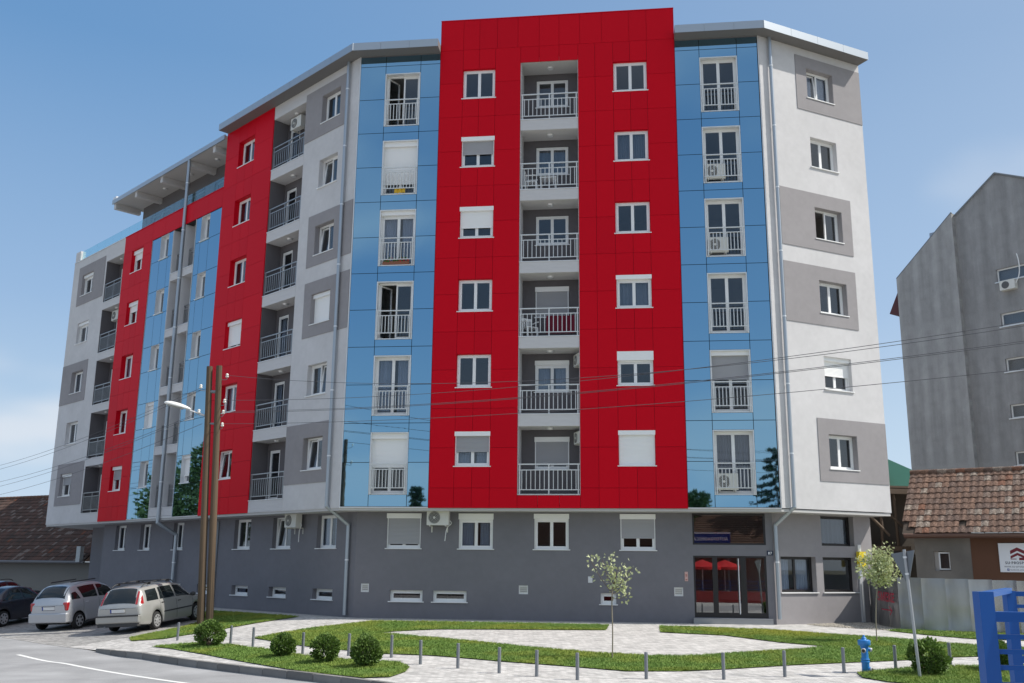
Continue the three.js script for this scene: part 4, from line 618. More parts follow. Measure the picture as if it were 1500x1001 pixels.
// tiled roof slope: frame at the left end of the eave, x along the eave, -z up the slope
{ // right neighbour: low plastered house
  const o = [14.45, -36.95], a = Math.atan2(0.53, 0.85), len = 6.6, eave = 3.02, H = thing('tiled_house', 'low weathered house with mossy clay tile roof behind the sheet metal fence', 'house', [o[0], 0, o[1]], -a);
  const brown = std(lin(0.20, 0.095, 0.055), 0.95, { map: mottleHard }), old = std(lin(0.36, 0.33, 0.29), 0.95, { map: mottleHard });
  mesh('wall', wallGeo(0.35, 2.25, -0.8, eave, -0.3, 0, [[0.98, 1.52, 1.75, 2.45]]), old, H, 0, 0, -0.45); mesh('wall', bAt(2.25, len, -0.8, eave, -0.3, 0.02), brown, H, 0, 0, -0.45); mesh('wall', bAt(0.35, 0.6, -0.8, eave + 0.4, -5.5, -0.3), old, H, 0, 0, -0.45);
  const wn = new THREE.Group(); wn.name = 'window'; H.add(wn); wn.position.set(0.98, 1.75, -0.45); mesh('frame', merge(frameGeo(0.14, 0.54, 0.03, 0.66, 0.05, -0.2, -0.14)), M.white, wn); mesh('pane', bAt(0.16, 0.52, 0.05, 0.64, -0.18, -0.175), M.pane, wn); mesh('interior', bAt(0.0, 0.54, 0, 0.7, -0.7, -0.68), M.roomDark, wn); mesh('window_board', bAt(0.0, 0.14, 0, 0.7, -0.2, -0.12), M.roomDark, wn);
  mesh('gutter', cyl(V3(0.1, eave - 0.02, 0.12), V3(len, eave - 0.02, 0.12), 0.07, 0.07, 10), std(lin(0.14, 0.08, 0.06), 0.8), H); mesh('eave_board', bAt(0.1, len, eave - 0.12, eave + 0.05, -0.2, 0.04), std(lin(0.13, 0.07, 0.055), 0.9), H);
  const roof = new THREE.Group(); roof.name = 'roof'; H.add(roof); const ang = Math.atan2(2.45, 2.95), sl = Math.hypot(2.45, 2.95); roof.position.set(0, eave + 0.04, 0.15); roof.rotation.x = ang;
  mesh('roof_deck', bAt(0.05, len, -0.06, -0.02, -sl, 0), std(lin(0.06, 0.045, 0.035), 0.95), roof);
  const rows = 11, cols = 27, tw = len / cols, tl = sl / rows, geos = [0, 1, 2, 3, 4].map((k) => { const q = tileGeo(tw, tl + 0.06), u = q.attributes.uv; for (let i = 0; i < u.count; i++) u.setXY(i, u.getX(i) + k * 0.37, u.getY(i) + k * 0.61); return q; }), r = rng(51);
  for (let j = 0; j < rows; j++) for (let k = 0; k < cols; k++) { if (j === 1 && k === 8) continue; if (j < 1 && k < 2 || (j === 1 && k < 1)) continue; const m = mesh('roof_tile', geos[Math.floor(r() * 5)], tileMats[Math.floor(r() * r() * 6)], roof, (k + 0.5) * tw, 0.004 + r() * 0.012, -j * tl + (r() - 0.5) * 0.02); m.rotation.y = (r() - 0.5) * 0.06; m.rotation.z = (r() - 0.5) * 0.05; }
  for (let k = 0; k < 20; k++) { const m = mesh('ridge_tile', new THREE.CylinderGeometry(0.11, 0.125, len / 20 + 0.03, 10, 1, false), tileMats[k % 6], roof, (k + 0.5) * len / 20, 0.02, -sl); m.rotation.z = Math.PI / 2; }
  // rear slope so that the roof is closed
  mesh('rear_slope', bAt(0.05, len, -0.03, 0, -sl, 0), tileMats[0], H, 0, eave + 2.47, -2.85).rotation.x = -ang; { const m = H.children[H.children.length - 1]; m.rotation.x = -ang; }
  for (let k = 0; k < 9; k++) { const m = mesh('drip_edge', bx(0.42, 0.03, 0.08), std(lin(0.5, 0.5, 0.48), 0.7), H, 2.6 + k * 0.45, eave + 0.05, 0.17); m.rotation.z = (k % 3 - 1) * 0.03; }
  // firm banner
  const bn = thing('company_banner', 'white company banner with dark red house logo on the brown wall', 'banner', [0, 0, 0], -a); const bp = V3(3.15, 1.72, -0.39).applyAxisAngle(V3(0, 1, 0), -a); bn.position.set(o[0] + bp.x, bp.y, o[1] + bp.z);
  mesh('sheet', bAt(0, 3.0, 0, 1.0, 0, 0.012), M.white, bn); mesh('print', new THREE.PlaneGeometry(2.98, 0.98), std(lin(0.92, 0.92, 0.92), 0.6, { map: textTex(1536, 506, (x, w, h) => {
    x.fillStyle = '#eceef0'; x.fillRect(0, 0, w, h); x.fillStyle = '#7a1c2c'; const S = 1;
    const chev = (y, t, hw, c) => { x.beginPath(); x.moveTo(c - hw, y + 60); x.lineTo(c, y); x.lineTo(c + hw, y + 60); x.lineTo(c + hw, y + 60 + t); x.lineTo(c, y + t); x.lineTo(c - hw, y + 60 + t); x.closePath(); x.fill(); };
    chev(70, 62, 118, 300); chev(165, 46, 118, 300); x.fillRect(182, 270, 96, 14); x.fillRect(320, 252, 98, 46); x.fillStyle = '#3c3f46'; x.font = 'bold 66px sans-serif'; x.fillText('SU·PROSPECT', 84, 368); x.font = '50px sans-serif'; x.fillText('www.su-prospect.com', 66, 426); x.fillStyle = '#23408c'; x.fillRect(110, 446, 34, 40); x.fillStyle = '#fff'; x.font = 'bold 36px sans-serif'; x.fillText('f', 120, 480); x.fillStyle = '#3c3f46'; x.font = '34px sans-serif'; x.fillText('facebook.com/suprospect', 160, 480);
    x.fillStyle = '#a01830'; x.font = 'bold 100px sans-serif'; x.fillText('P', 590, 150); }) }), bn, 1.5, 0.5, 0.0165);
}
{ // ruined timber shed between the block and the house
  const g = thing('timber_shed', 'collapsing open timber shed roof beside the white block', 'shed', [13.4, 0, -39.5], 0.2), tm = std(lin(0.13, 0.095, 0.07), 0.95), tm2 = std(lin(0.2, 0.15, 0.11), 0.95), dk = std(lin(0.1, 0.085, 0.07), 1);
  mesh('rear_boarding', bAt(-1.5, 6.2, -0.8, 5.0, -2.4, -2.3), dk, g); mesh('roof_sheet', bAt(-1.5, 5.6, 5.0, 5.08, -2.6, -0.1), tm, g); mesh('lower_floor', bAt(-1.5, 5, 2.3, 2.4, -2.3, 0), dk, g); mesh('lower_wall', bAt(-1.5, 2.2, -0.8, 2.5, -0.2, 0), std(lin(0.26, 0.24, 0.22), 0.95, { map: mottleHard }), g); mesh('beam', bAt(-1.5, 2.6, 2.5, 2.68, -0.15, 0.08), tm2, g); mesh('beam', bAt(-1.4, 3.2, 4.75, 4.95, -0.1, 0.05), tm, g);
  for (const [x0, y0, x1, y1, m] of [[-0.9, 2.6, -0.9, 4.8, tm], [0.35, 2.6, 0.35, 4.9, tm2], [0.35, 4.6, 1.9, 3.1, tm2], [1.6, 2.6, 1.6, 4.8, tm], [-0.8, 3.0, 0.3, 4.3, tm], [2.3, 2.7, 2.2, 4.8, tm], [-0.3, 2.6, -0.15, 3.5, tm2], [0.8, 4.9, 2.6, 3.4, tm]]) mesh('timber', cyl(V3(x0, y0, -0.3), V3(x1, y1, -0.25), 0.06, 0.06, 6), m, g);
}
// sheet metal fence
{ const zinc = [0.50, 0.58, 0.43, 0.53].map((v, i) => std(lin(v, v * 1.02, v * 1.03), 0.26 + 0.05 * i, { metalness: 0.95, map: mottleHard }));
  const pts = [[12.78, 36.3], [12.49, 34.4], [12.55, 32.72], [17.4, 31.66]]; const g = thing('metal_fence', 'dented galvanised sheet metal fence before the tiled house', 'fence', [0, 0, 0]); const r = rng(9);
  for (let s = 0; s + 1 < pts.length; s++) { const [x0, z0] = pts[s], [x1, z1] = pts[s + 1], L = Math.hypot(x1 - x0, z1 - z0), n = Math.max(1, Math.round(L / 0.68)); for (let k = 0; k < n; k++) { const t0 = k / n, x = x0 + (x1 - x0) * t0, Z = z0 + (z1 - z0) * t0, w = L / n, gp = new THREE.PlaneGeometry(w * 1.02, 1.68, 10, 16); const p = gp.attributes.position; const sd = r() * 100; for (let i = 0; i < p.count; i++) p.setZ(i, 0.07 * (fbm(p.getX(i) * 1.7 + sd, p.getY(i) * 1.5 + sd, 4, 2) - 0.5) + 0.012 * (1 - Math.min(1, (w / 2 - Math.abs(p.getX(i))) / 0.05)) + (Math.abs(p.getY(i)) < 0.06 ? 0.008 : 0)); gp.computeVertexNormals(); gp.translate(w / 2, 0.84, 0); const m = mesh('sheet', gp, zinc[Math.floor(r() * 4)], g, x, gy(x, -Z) - 0.04, -Z + 0.006 * (k % 2)); m.rotation.y = Math.atan2(z1 - z0, x1 - x0); m.rotation.x = (r() - 0.5) * 0.03; } }
  // red spray lettering
  const gt = textTex(512, 384, (x, w, h) => { x.fillStyle = '#000'; x.fillRect(0, 0, w, h); x.strokeStyle = '#fff'; x.lineCap = 'round'; x.lineWidth = 13; x.save(); x.translate(w / 2, 120); x.rotate(0.05); x.font = '165px sans-serif'; x.textAlign = 'center'; x.textBaseline = 'middle'; x.strokeStyle = '#fff'; x.lineWidth = 9; x.strokeText('SMEKE', 0, 0, 460); x.restore(); x.beginPath(); x.moveTo(120, 290); x.lineTo(400, 300); x.moveTo(330, 245); x.lineTo(405, 300); x.lineTo(340, 360); x.lineWidth = 13; x.stroke(); }); gt.colorSpace = THREE.NoColorSpace;
  const d = mesh('graffiti', new THREE.PlaneGeometry(1.5, 0.9), std(lin(0.45, 0.015, 0.05), 0.8, { alphaMap: gt, transparent: true }), g, 12.49, 0.72, -33.55); d.position.x -= 0.05; d.rotation.y = Math.atan2(-1.68, 0.06); }
const stain = dataTex(512, (u, v, i, j) => { const s = fbm(u * 40, v * 3, 101, 4, 3), b = fbm(u * 7, v * 4, 103, 5, 1), d = Math.max(0, fbm(u * 16, v * 3, 107, 3, 1) - 0.58) * 2.2, g = 0.80 + 0.16 * (s - 0.5) + 0.5 * (b - 0.5) - d * 0.9 + 0.05 * (hash2(i, j, 4) - 0.5); return [g, g, g * 0.995]; }, true, 1 / 9);
{ // bare concrete block of flats
  const o = [25.4, -62.0], a = Math.atan2(0.803, 0.596), H = thing('concrete_building', 'tall unpainted concrete apartment block with stained gable', 'building', [o[0], 0, o[1]], a);
  H.rotation.y = a * 1; const conc = std(lin(0.62, 0.61, 0.605), 0.95, { map: stain, bumpMap: plasterBump, bumpScale: 0.01 }), conc2 = std(lin(0.53, 0.52, 0.52), 0.95, { map: stain, bumpMap: plasterBump, bumpScale: 0.01 });
  H.userData.axis = 0; delete H.userData.axis; H.rotation.y = -Math.atan2(0.803, 0.596);
  const ys = [6.5, 9.25, 12.0, 14.75, 17.5];
  const poly = (pts, holes, z0, z1) => { const s = new THREE.Shape(pts.map((p) => new THREE.Vector2(...p))); for (const [p, q, c, d] of holes) s.holes.push(new THREE.Path([[p, c], [p, d], [q, d], [q, c]].map((v) => new THREE.Vector2(...v)))); const g = new THREE.ExtrudeGeometry(s, { depth: z1 - z0, bevelEnabled: false }); g.translate(0, 0, z0); return g; };
  const holes = ys.map((y) => [6.35, 8.15, y + 1.2, y + 2.0]);
  mesh('gable_wall', poly([[0, -2], [4.1, -2], [4.1, 23.7], [0, 20.3]], [], -0.4, 0.35), conc, H); mesh('gable_wall', poly([[4.1, -2], [14, -2], [14, 22], [6.9, 25.5], [4.1, 23.5]], holes, -0.4, 0), conc2, H);
  mesh('side_wall', bAt(0, 0.3, -2, 20.2, -9, -0.4), conc, H); mesh('roof_edge', cyl(V3(0, 20.35, 0.3), V3(4.1, 23.75, 0.3), 0.06), M.steel, H); mesh('roof_edge', cyl(V3(4.1, 23.55, 0.05), V3(6.9, 25.55, 0.05), 0.06), M.steel, H); mesh('roof_edge', cyl(V3(6.9, 25.55, 0.05), V3(14, 22.05, 0.05), 0.06), M.steel, H);
  mesh('roof_vent', bAt(1.9, 2.5, 22.4, 23.2, -1.4, -0.8), std(lin(0.3, 0.34, 0.4), 0.5, { metalness: 0.4 }), H); mesh('side_eave', poly([[-0.9, 18.2], [0, 17.9], [0, 19.9]], [], -3, 0.0), std(lin(0.1, 0.035, 0.04), 0.8), H);
  for (const [p, q, c, d] of holes) { const w = new THREE.Group(); w.name = 'window'; H.add(w); w.position.set(p, c, -0.15); mesh('frame', merge(frameGeo(0, q - p, 0, d - c, 0.08, -0.08, 0)), M.white, w); mesh('pane', bAt(0.06, q - p - 0.06, 0.06, d - c - 0.06, -0.05, -0.04), M.pane, w); mesh('sill', bAt(-0.1, q - p + 0.1, -0.06, 0.0, -0.1, 0.22), M.trim, w); mesh('interior', bAt(-0.1, q - p + 0.1, -0.1, d - c + 0.1, -0.4, -0.3), M.roomDark, w); }
  const ac = thing('air_conditioner', 'air conditioner below the top window of the concrete block', 'air conditioner', [0, 0, 0], H.rotation.y); const ap = V3(7.1, 18.05, 0.3).applyAxisAngle(V3(0, 1, 0), H.rotation.y); ac.position.set(o[0] + ap.x, ap.y, o[1] + ap.z); mesh('casing', bAt(-0.45, 0.45, 0, 0.58, -0.3, 0.05), M.acBody, ac); mesh('fan_grille', new THREE.CylinderGeometry(0.22, 0.22, 0.02, 20).rotateX(Math.PI / 2), M.acGrille, ac, -0.1, 0.29, 0.06); mesh('hose', tube([V3(0.45, 0.3, -0.1), V3(0.7, 0.8, -0.1), V3(0.75, 1.6, -0.1), V3(0.65, 2.1, -0.15)], 0.03, 16), M.white, ac);
}
{ // green roofed house far behind
  const g = thing('green_roof_house', 'distant house with green sheet roof between the two blocks', 'house', [31.5, 0, -79], -0.25), gr = std(lin(0.17, 0.43, 0.31), 0.6), wl = std(lin(0.5, 0.42, 0.34), 0.9);
  mesh('wall', bAt(-3.5, 6, -2, 7.7, -4, 0), wl, g); const s = new THREE.Shape([[-3.2, 7.7], [4.5, 7.7], [1.2, 9.2], [-1.6, 10.6]].map((p) => new THREE.Vector2(...p))); mesh('roof', new THREE.ExtrudeGeometry(s, { depth: 5, bevelEnabled: false }), gr, g, 0, 0, -4.5); mesh('dormer', bAt(-3.0, -1.4, 7.8, 9.1, 0.5, 0.9), std(lin(0.25, 0.12, 0.08), 0.9), g); mesh('dormer_window', bAt(-2.6, -1.9, 8.1, 8.8, 0.91, 0.93), M.black, g); mesh('gutter', bAt(-3.4, 4.8, 7.55, 7.7, 0.5, 0.65), std(lin(0.45, 0.5, 0.46), 0.6), g);
}
{ // left neighbour with a long tiled roof
  const o = [-24.9, -59], a = -Math.atan2(0.5, 0.87), H = thing('tiled_house', 'long low house with dark clay tile roof at the end of the block', 'house', [o[0], 0, o[1]], 0); H.rotation.y = Math.atan2(-0.5, 0.87);
  const len = 17, eave = 1.75, wl = std(lin(0.30, 0.285, 0.26), 0.95, { map: mottleHard });
  mesh('wall', bAt(-len, 0, -2.5, eave, -0.3, 0), wl, H, 0, 0, -0.4); mesh('gutter', cyl(V3(-len, eave, 0.1), V3(0.1, eave, 0.1), 0.08), std(lin(0.16, 0.16, 0.17), 0.6), H); mesh('downpipe_head', bAt(-0.4, -0.05, eave + 0.0, eave + 0.9, 0.05, 0.3), M.alu, H);
  const roof = new THREE.Group(); roof.name = 'roof'; H.add(roof); const ang = Math.atan2(4.3, 5), sl = Math.hypot(4.3, 5); roof.position.set(0, eave + 0.05, 0.1); roof.rotation.x = ang; mesh('roof_deck', bAt(-len, 0, -0.07, -0.03, -sl, 0), std(lin(0.05, 0.035, 0.03), 0.95), roof);
  const rows = 19, cols = 76, tw = len / cols, tl = sl / rows, tg = tileGeo(tw, tl + 0.05), r = rng(66), bins = tileMats.map(() => []); const dummy = new THREE.Object3D(); let nInd = 0;
  for (let j = 0; j < rows; j++) for (let k = 0; k < cols; k++) { dummy.position.set(-(k + 0.5) * tw, 0.004 + r() * 0.012, -j * tl + (r() - 0.5) * 0.015); dummy.rotation.set(0, (r() - 0.5) * 0.05, (r() - 0.5) * 0.05); dummy.updateMatrix(); bins[Math.floor(r() * r() * 6)].push(tg.clone().applyMatrix4(dummy.matrix)); }
  const darkTiles = [[0.11, 0.065, 0.05], [0.15, 0.08, 0.06], [0.08, 0.055, 0.045], [0.24, 0.19, 0.165], [0.13, 0.09, 0.075], [0.24, 0.085, 0.045]].map((c) => std(lin(...c), 0.95, { map: mottleHard }));
  bins.forEach((b, i) => { if (b.length) { const m = mesh('roof_tiles', merge(b), darkTiles[i], roof); m.userData.kind = 'stuff'; } });
  for (let k = 0; k < 44; k++) { const m = mesh('ridge_tile', new THREE.CylinderGeometry(0.12, 0.135, len / 44 + 0.04, 10), tileMats[[5, 1, 0][k % 3]], roof, -(k + 0.5) * len / 44, 0.02, -sl); m.rotation.z = Math.PI / 2; }
  mesh('rear_slope', bAt(-len, 0, -0.03, 0, -sl, 0), darkTiles[0], H, 0, eave + 4.35, -4.9).rotation.x = -ang;
}
// ---------- parked cars ----------
function rbx(x0, x1, y0, y1, z0, z1, r = 0.05) { const w = x1 - x0, h = y1 - y0, d = z1 - z0, g = new RoundedBoxGeometry(w, h, d, 3, Math.min(r, w / 2.1, h / 2.1, d / 2.1)); g.translate((x0 + x1) / 2, (y0 + y1) / 2, (z0 + z1) / 2); return g; }
const paint = (r, g, b) => new THREE.MeshPhysicalMaterial({ color: lin(r, g, b), metalness: 0.35, roughness: 0.38, clearcoat: 0.8, clearcoatRoughness: 0.06, side: THREE.DoubleSide });
const carGlass = new THREE.MeshPhysicalMaterial({ color: lin(0.012, 0.016, 0.017), roughness: 0.04, ior: 1.55, side: THREE.DoubleSide });
const tailRed = new THREE.MeshPhysicalMaterial({ color: lin(0.36, 0.012, 0.015), roughness: 0.15, clearcoat: 1, side: THREE.DoubleSide });
const amber = std(lin(0.6, 0.2, 0.03), 0.2), plateWhite = std(lin(0.75, 0.75, 0.74), 0.5), plateBlue = std(lin(0.02, 0.05, 0.3), 0.5), plastic = std(lin(0.05, 0.05, 0.052), 0.7);
// st: stations [x, sill, belt, roof, half width at belt, half width at roof], rear to front
function car(o) {
  const { name, label, pos, heading, st, wheels, wr = 0.3, col, half } = o;
  const g = thing(name, label, 'car', [0, 0, 0], 0, 'cars parked beside the block');
  const ip = (k, x) => { let i = 0; while (i < st.length - 2 && x > st[i + 1][0]) i++; const a = st[Math.max(0, i - 1)], b = st[i], c = st[i + 1], d = st[Math.min(st.length - 1, i + 2)], t = Math.min(1, Math.max(0, (x - b[0]) / (c[0] - b[0]))); const h = c[0] - b[0], m0 = i > 0 ? (c[k] - a[k]) / (c[0] - a[0]) * h : c[k] - b[k], m1 = i < st.length - 2 ? (d[k] - b[k]) / (d[0] - b[0]) * h : c[k] - b[k], lin0 = b[k] + (c[k] - b[k]) * t; const t2 = t * t, t3 = t2 * t, cu = (2 * t3 - 3 * t2 + 1) * b[k] + (t3 - 2 * t2 + t) * m0 + (-2 * t3 + 3 * t2) * c[k] + (t3 - t2) * m1; return 0.5 * cu + 0.5 * lin0; };
  const Ra = wr + 0.055;
  const sec = (x) => { let yb = ip(1, x); const belt = ip(2, x), roof = ip(3, x), w = ip(4, x), wr2 = ip(5, x); for (const xw of wheels) { const d = Math.abs(x - xw); if (d < Ra) yb = Math.max(yb, wr + Math.sqrt(Ra * Ra - d * d) - 0.005); } const h = belt - yb;
    return [[w * 0.93, yb], [w * 0.985, yb + h * 0.1], [w * 1.0, yb + h * 0.42], [w * 0.995, yb + h * 0.62], [w * 0.965, yb + h * 0.9], [w * 0.935, belt], [(w * 0.935 + wr2) / 2 + 0.02 * (roof - belt > 0.2 ? 1 : 0), (belt + roof - 0.04) / 2], [wr2, Math.max(belt + 0.002, roof - 0.055)], [wr2 * 0.86, Math.max(belt + 0.004, roof - 0.018)], [wr2 * 0.5, roof], [0, roof + 0.012]]; };
  const xs = []; const x0 = st[0][0], x1 = st[st.length - 1][0]; for (let x = x0; x < x1; x += 0.045) xs.push(x); xs.push(x1); for (const xw of wheels) for (const s of [-1, 1]) { xs.push(xw + s * (Ra - 0.001)); xs.push(xw + s * (Ra + 0.001)); } xs.sort((a, b) => a - b);
  const P = [], I = [], n = 11; for (const x of xs) for (const s of [1, -1]) sec(x).forEach(([z, y]) => P.push(x, y, s * z));
  for (let i = 0; i + 1 < xs.length; i++) for (let s = 0; s < 2; s++) for (let k = 0; k + 1 < n; k++) { const a = i * 2 * n + s * n + k, b = a + 2 * n; s ? I.push(a, a + 1, b, a + 1, b + 1, b) : I.push(a, b, a + 1, a + 1, b, b + 1); }
  for (const e of [0, xs.length - 1]) for (let k = 0; k + 1 < n; k++) { const a = e * 2 * n + k, b = a + n; I.push(a, a + 1, b, a + 1, b + 1, b); }
  let bg = new THREE.BufferGeometry(); bg.setAttribute('position', new THREE.Float32BufferAttribute(P, 3)); bg.setIndex(I); bg.computeVertexNormals(); mesh('body', bg, paint(...col), g);
  const sy = (x, t) => { const s = sec(x), a = s[5], b = s[6], c = s[7]; return t < 0.5 ? [a[0] + (b[0] - a[0]) * t * 2, a[1] + (b[1] - a[1]) * t * 2] : [b[0] + (c[0] - b[0]) * (t * 2 - 1), b[1] + (c[1] - b[1]) * (t * 2 - 1)]; };
  const sidePatch = (nm, b0, b1, t0, t1, q0, q1, m, side, off = 0.006) => { const p = [], ix = [], N = 8, K = 4; for (let j = 0; j <= K; j++) for (let i = 0; i <= N; i++) { const v = j / K, u = i / N, x = (b0 + (b1 - b0) * u) * (1 - v) + (t0 + (t1 - t0) * u) * v, [z, y] = sy(x, q0 + (q1 - q0) * v); p.push(x, y, side * (z + off)); } for (let j = 0; j < K; j++) for (let i = 0; i < N; i++) { const a = j * (N + 1) + i; ix.push(a, a + 1, a + N + 1, a + 1, a + N + 2, a + N + 1); } const ge = new THREE.BufferGeometry(); ge.setAttribute('position', new THREE.Float32BufferAttribute(p, 3)); ge.setIndex(ix); ge.computeVertexNormals(); return mesh(nm, ge, m, g); };
  const topPatch = (nm, xa, xb, s0, s1, m, off = 0.007) => { const p = [], ix = [], N = 10, K = 8; for (let j = 0; j <= K; j++) for (let i = 0; i <= N; i++) { const x = xa + (xb - xa) * j / K, s = s0 + (s1 - s0) * i / N, q = sec(x), w = q[7][0], y = ip(3, x) + 0.012 - 0.068 * Math.pow(Math.abs(s), 3), dx = 0.02, sl = Math.atan2(ip(3, x + dx) - ip(3, x - dx), 2 * dx); p.push(x - Math.sin(sl) * off, y + Math.cos(sl) * off, s * w); } for (let j = 0; j < K; j++) for (let i = 0; i < N; i++) { const a = j * (N + 1) + i; ix.push(a, a + 1, a + N + 1, a + 1, a + N + 2, a + N + 1); } const ge = new THREE.BufferGeometry(); ge.setAttribute('position', new THREE.Float32BufferAttribute(p, 3)); ge.setIndex(ix); ge.computeVertexNormals(); return mesh(nm, ge, m, g); };
  for (const s of [1, -1]) for (const w of o.side) sidePatch('side_window', ...w, carGlass, s);
  for (const [nm, ...a] of o.top) topPatch(nm, ...a, carGlass);
  for (const s of [1, -1]) for (const x of o.seams) { const p = [sec(x)].flatMap((q) => [1, 2, 3, 4, 5].map((k) => V3(x, q[k][1], s * (q[k][0] + 0.001)))); mesh('door_seam', tube(p, 0.005, 10, 4), plastic, g); }
  for (const s of [1, -1]) for (const x of o.handles) { const q = sec(x)[4]; mesh('door_handle', bx(0.17, 0.025, 0.03), o.handleMat ?? M.black, g, x, q[1] - 0.02, s * (q[0] + 0.008)); }
  // wheels
  const tyre = new THREE.TorusGeometry(wr - 0.075, 0.075, 10, 30); tyre.scale(1, 1, 1.2); const tread = new THREE.CylinderGeometry(wr, wr, 0.12, 30, 1, true).rotateX(Math.PI / 2), rim = new THREE.CylinderGeometry(wr * 0.68, wr * 0.66, 0.03, 28).rotateX(Math.PI / 2), rimMat = std(lin(0.5, 0.5, 0.5), 0.35, { metalness: 0.5 });
  const hub = sec(0)[2][0]; for (const xw of wheels) for (const s of [1, -1]) { const w = mesh('wheel', merge([tyre, tread]), M.rubber, g, xw, wr, s * (hub - 0.115)); mesh('rim', rim, rimMat, w, 0, 0, s * 0.072); for (let k = 0; k < o.spokes; k++) { const a = k / o.spokes * 6.283; mesh('rim_hole', new THREE.CylinderGeometry(o.hole, o.hole, 0.01, 10).rotateX(Math.PI / 2), M.black, w, Math.cos(a) * wr * 0.46, Math.sin(a) * wr * 0.46, s * 0.0875); } mesh('hub_cap', new THREE.CylinderGeometry(0.045, 0.05, 0.02, 14).rotateX(Math.PI / 2), rimMat, w, 0, 0, s * 0.09); }
  mesh('underbody', bAt(x0 + 0.25, x1 - 0.25, 0.2, 0.55, -hub + 0.26, hub - 0.26), M.rubber, g);
  o.extra?.({ g, sec, ip, sidePatch, topPatch, bx, paint: bg });
  // stand it on the sloping ground
  const [cx, cz] = pos, f = V3(Math.sin(heading), 0, -Math.cos(heading)), rt = V3(-f.z, 0, f.x), hgt = (a, b) => gy(cx + f.x * a + rt.x * b, cz + f.z * a + rt.z * b);
  const wx0 = wheels[0], wx1 = wheels[1], yr = (hgt(wx0, -0.7) + hgt(wx0, 0.7)) / 2, yf = (hgt(wx1, -0.7) + hgt(wx1, 0.7)) / 2, X = f.clone().setY((yf - yr) / (wx1 - wx0)).normalize(), Zr = rt.clone().setY((hgt((wx0 + wx1) / 2, 0.7) - hgt((wx0 + wx1) / 2, -0.7)) / 1.4).normalize(), Y = Zr.clone().cross(X).normalize(), Z2 = X.clone().cross(Y);
  g.quaternion.setFromRotationMatrix(new THREE.Matrix4().makeBasis(X, Y, Z2)); g.position.set(cx, yr - X.y * wx0 + 0.004, cz); return g;
}
function plate(g, x, y, t = 0) { const p = mesh('number_plate', bx(0.015, 0.115, 0.52), plateWhite, g, x, y, 0); mesh('plate_band', bx(0.004, 0.11, 0.045), plateBlue, p, -0.008, 0, -0.235); mesh('plate_frame', merge([bAt(-0.01, 0.01, 0.055, 0.07, -0.275, 0.275), bAt(-0.01, 0.01, -0.07, -0.055, -0.275, 0.275)]), plastic, p); p.rotation.z = t; }
const hdg = (dx, dZ) => Math.atan2(dx, dZ);
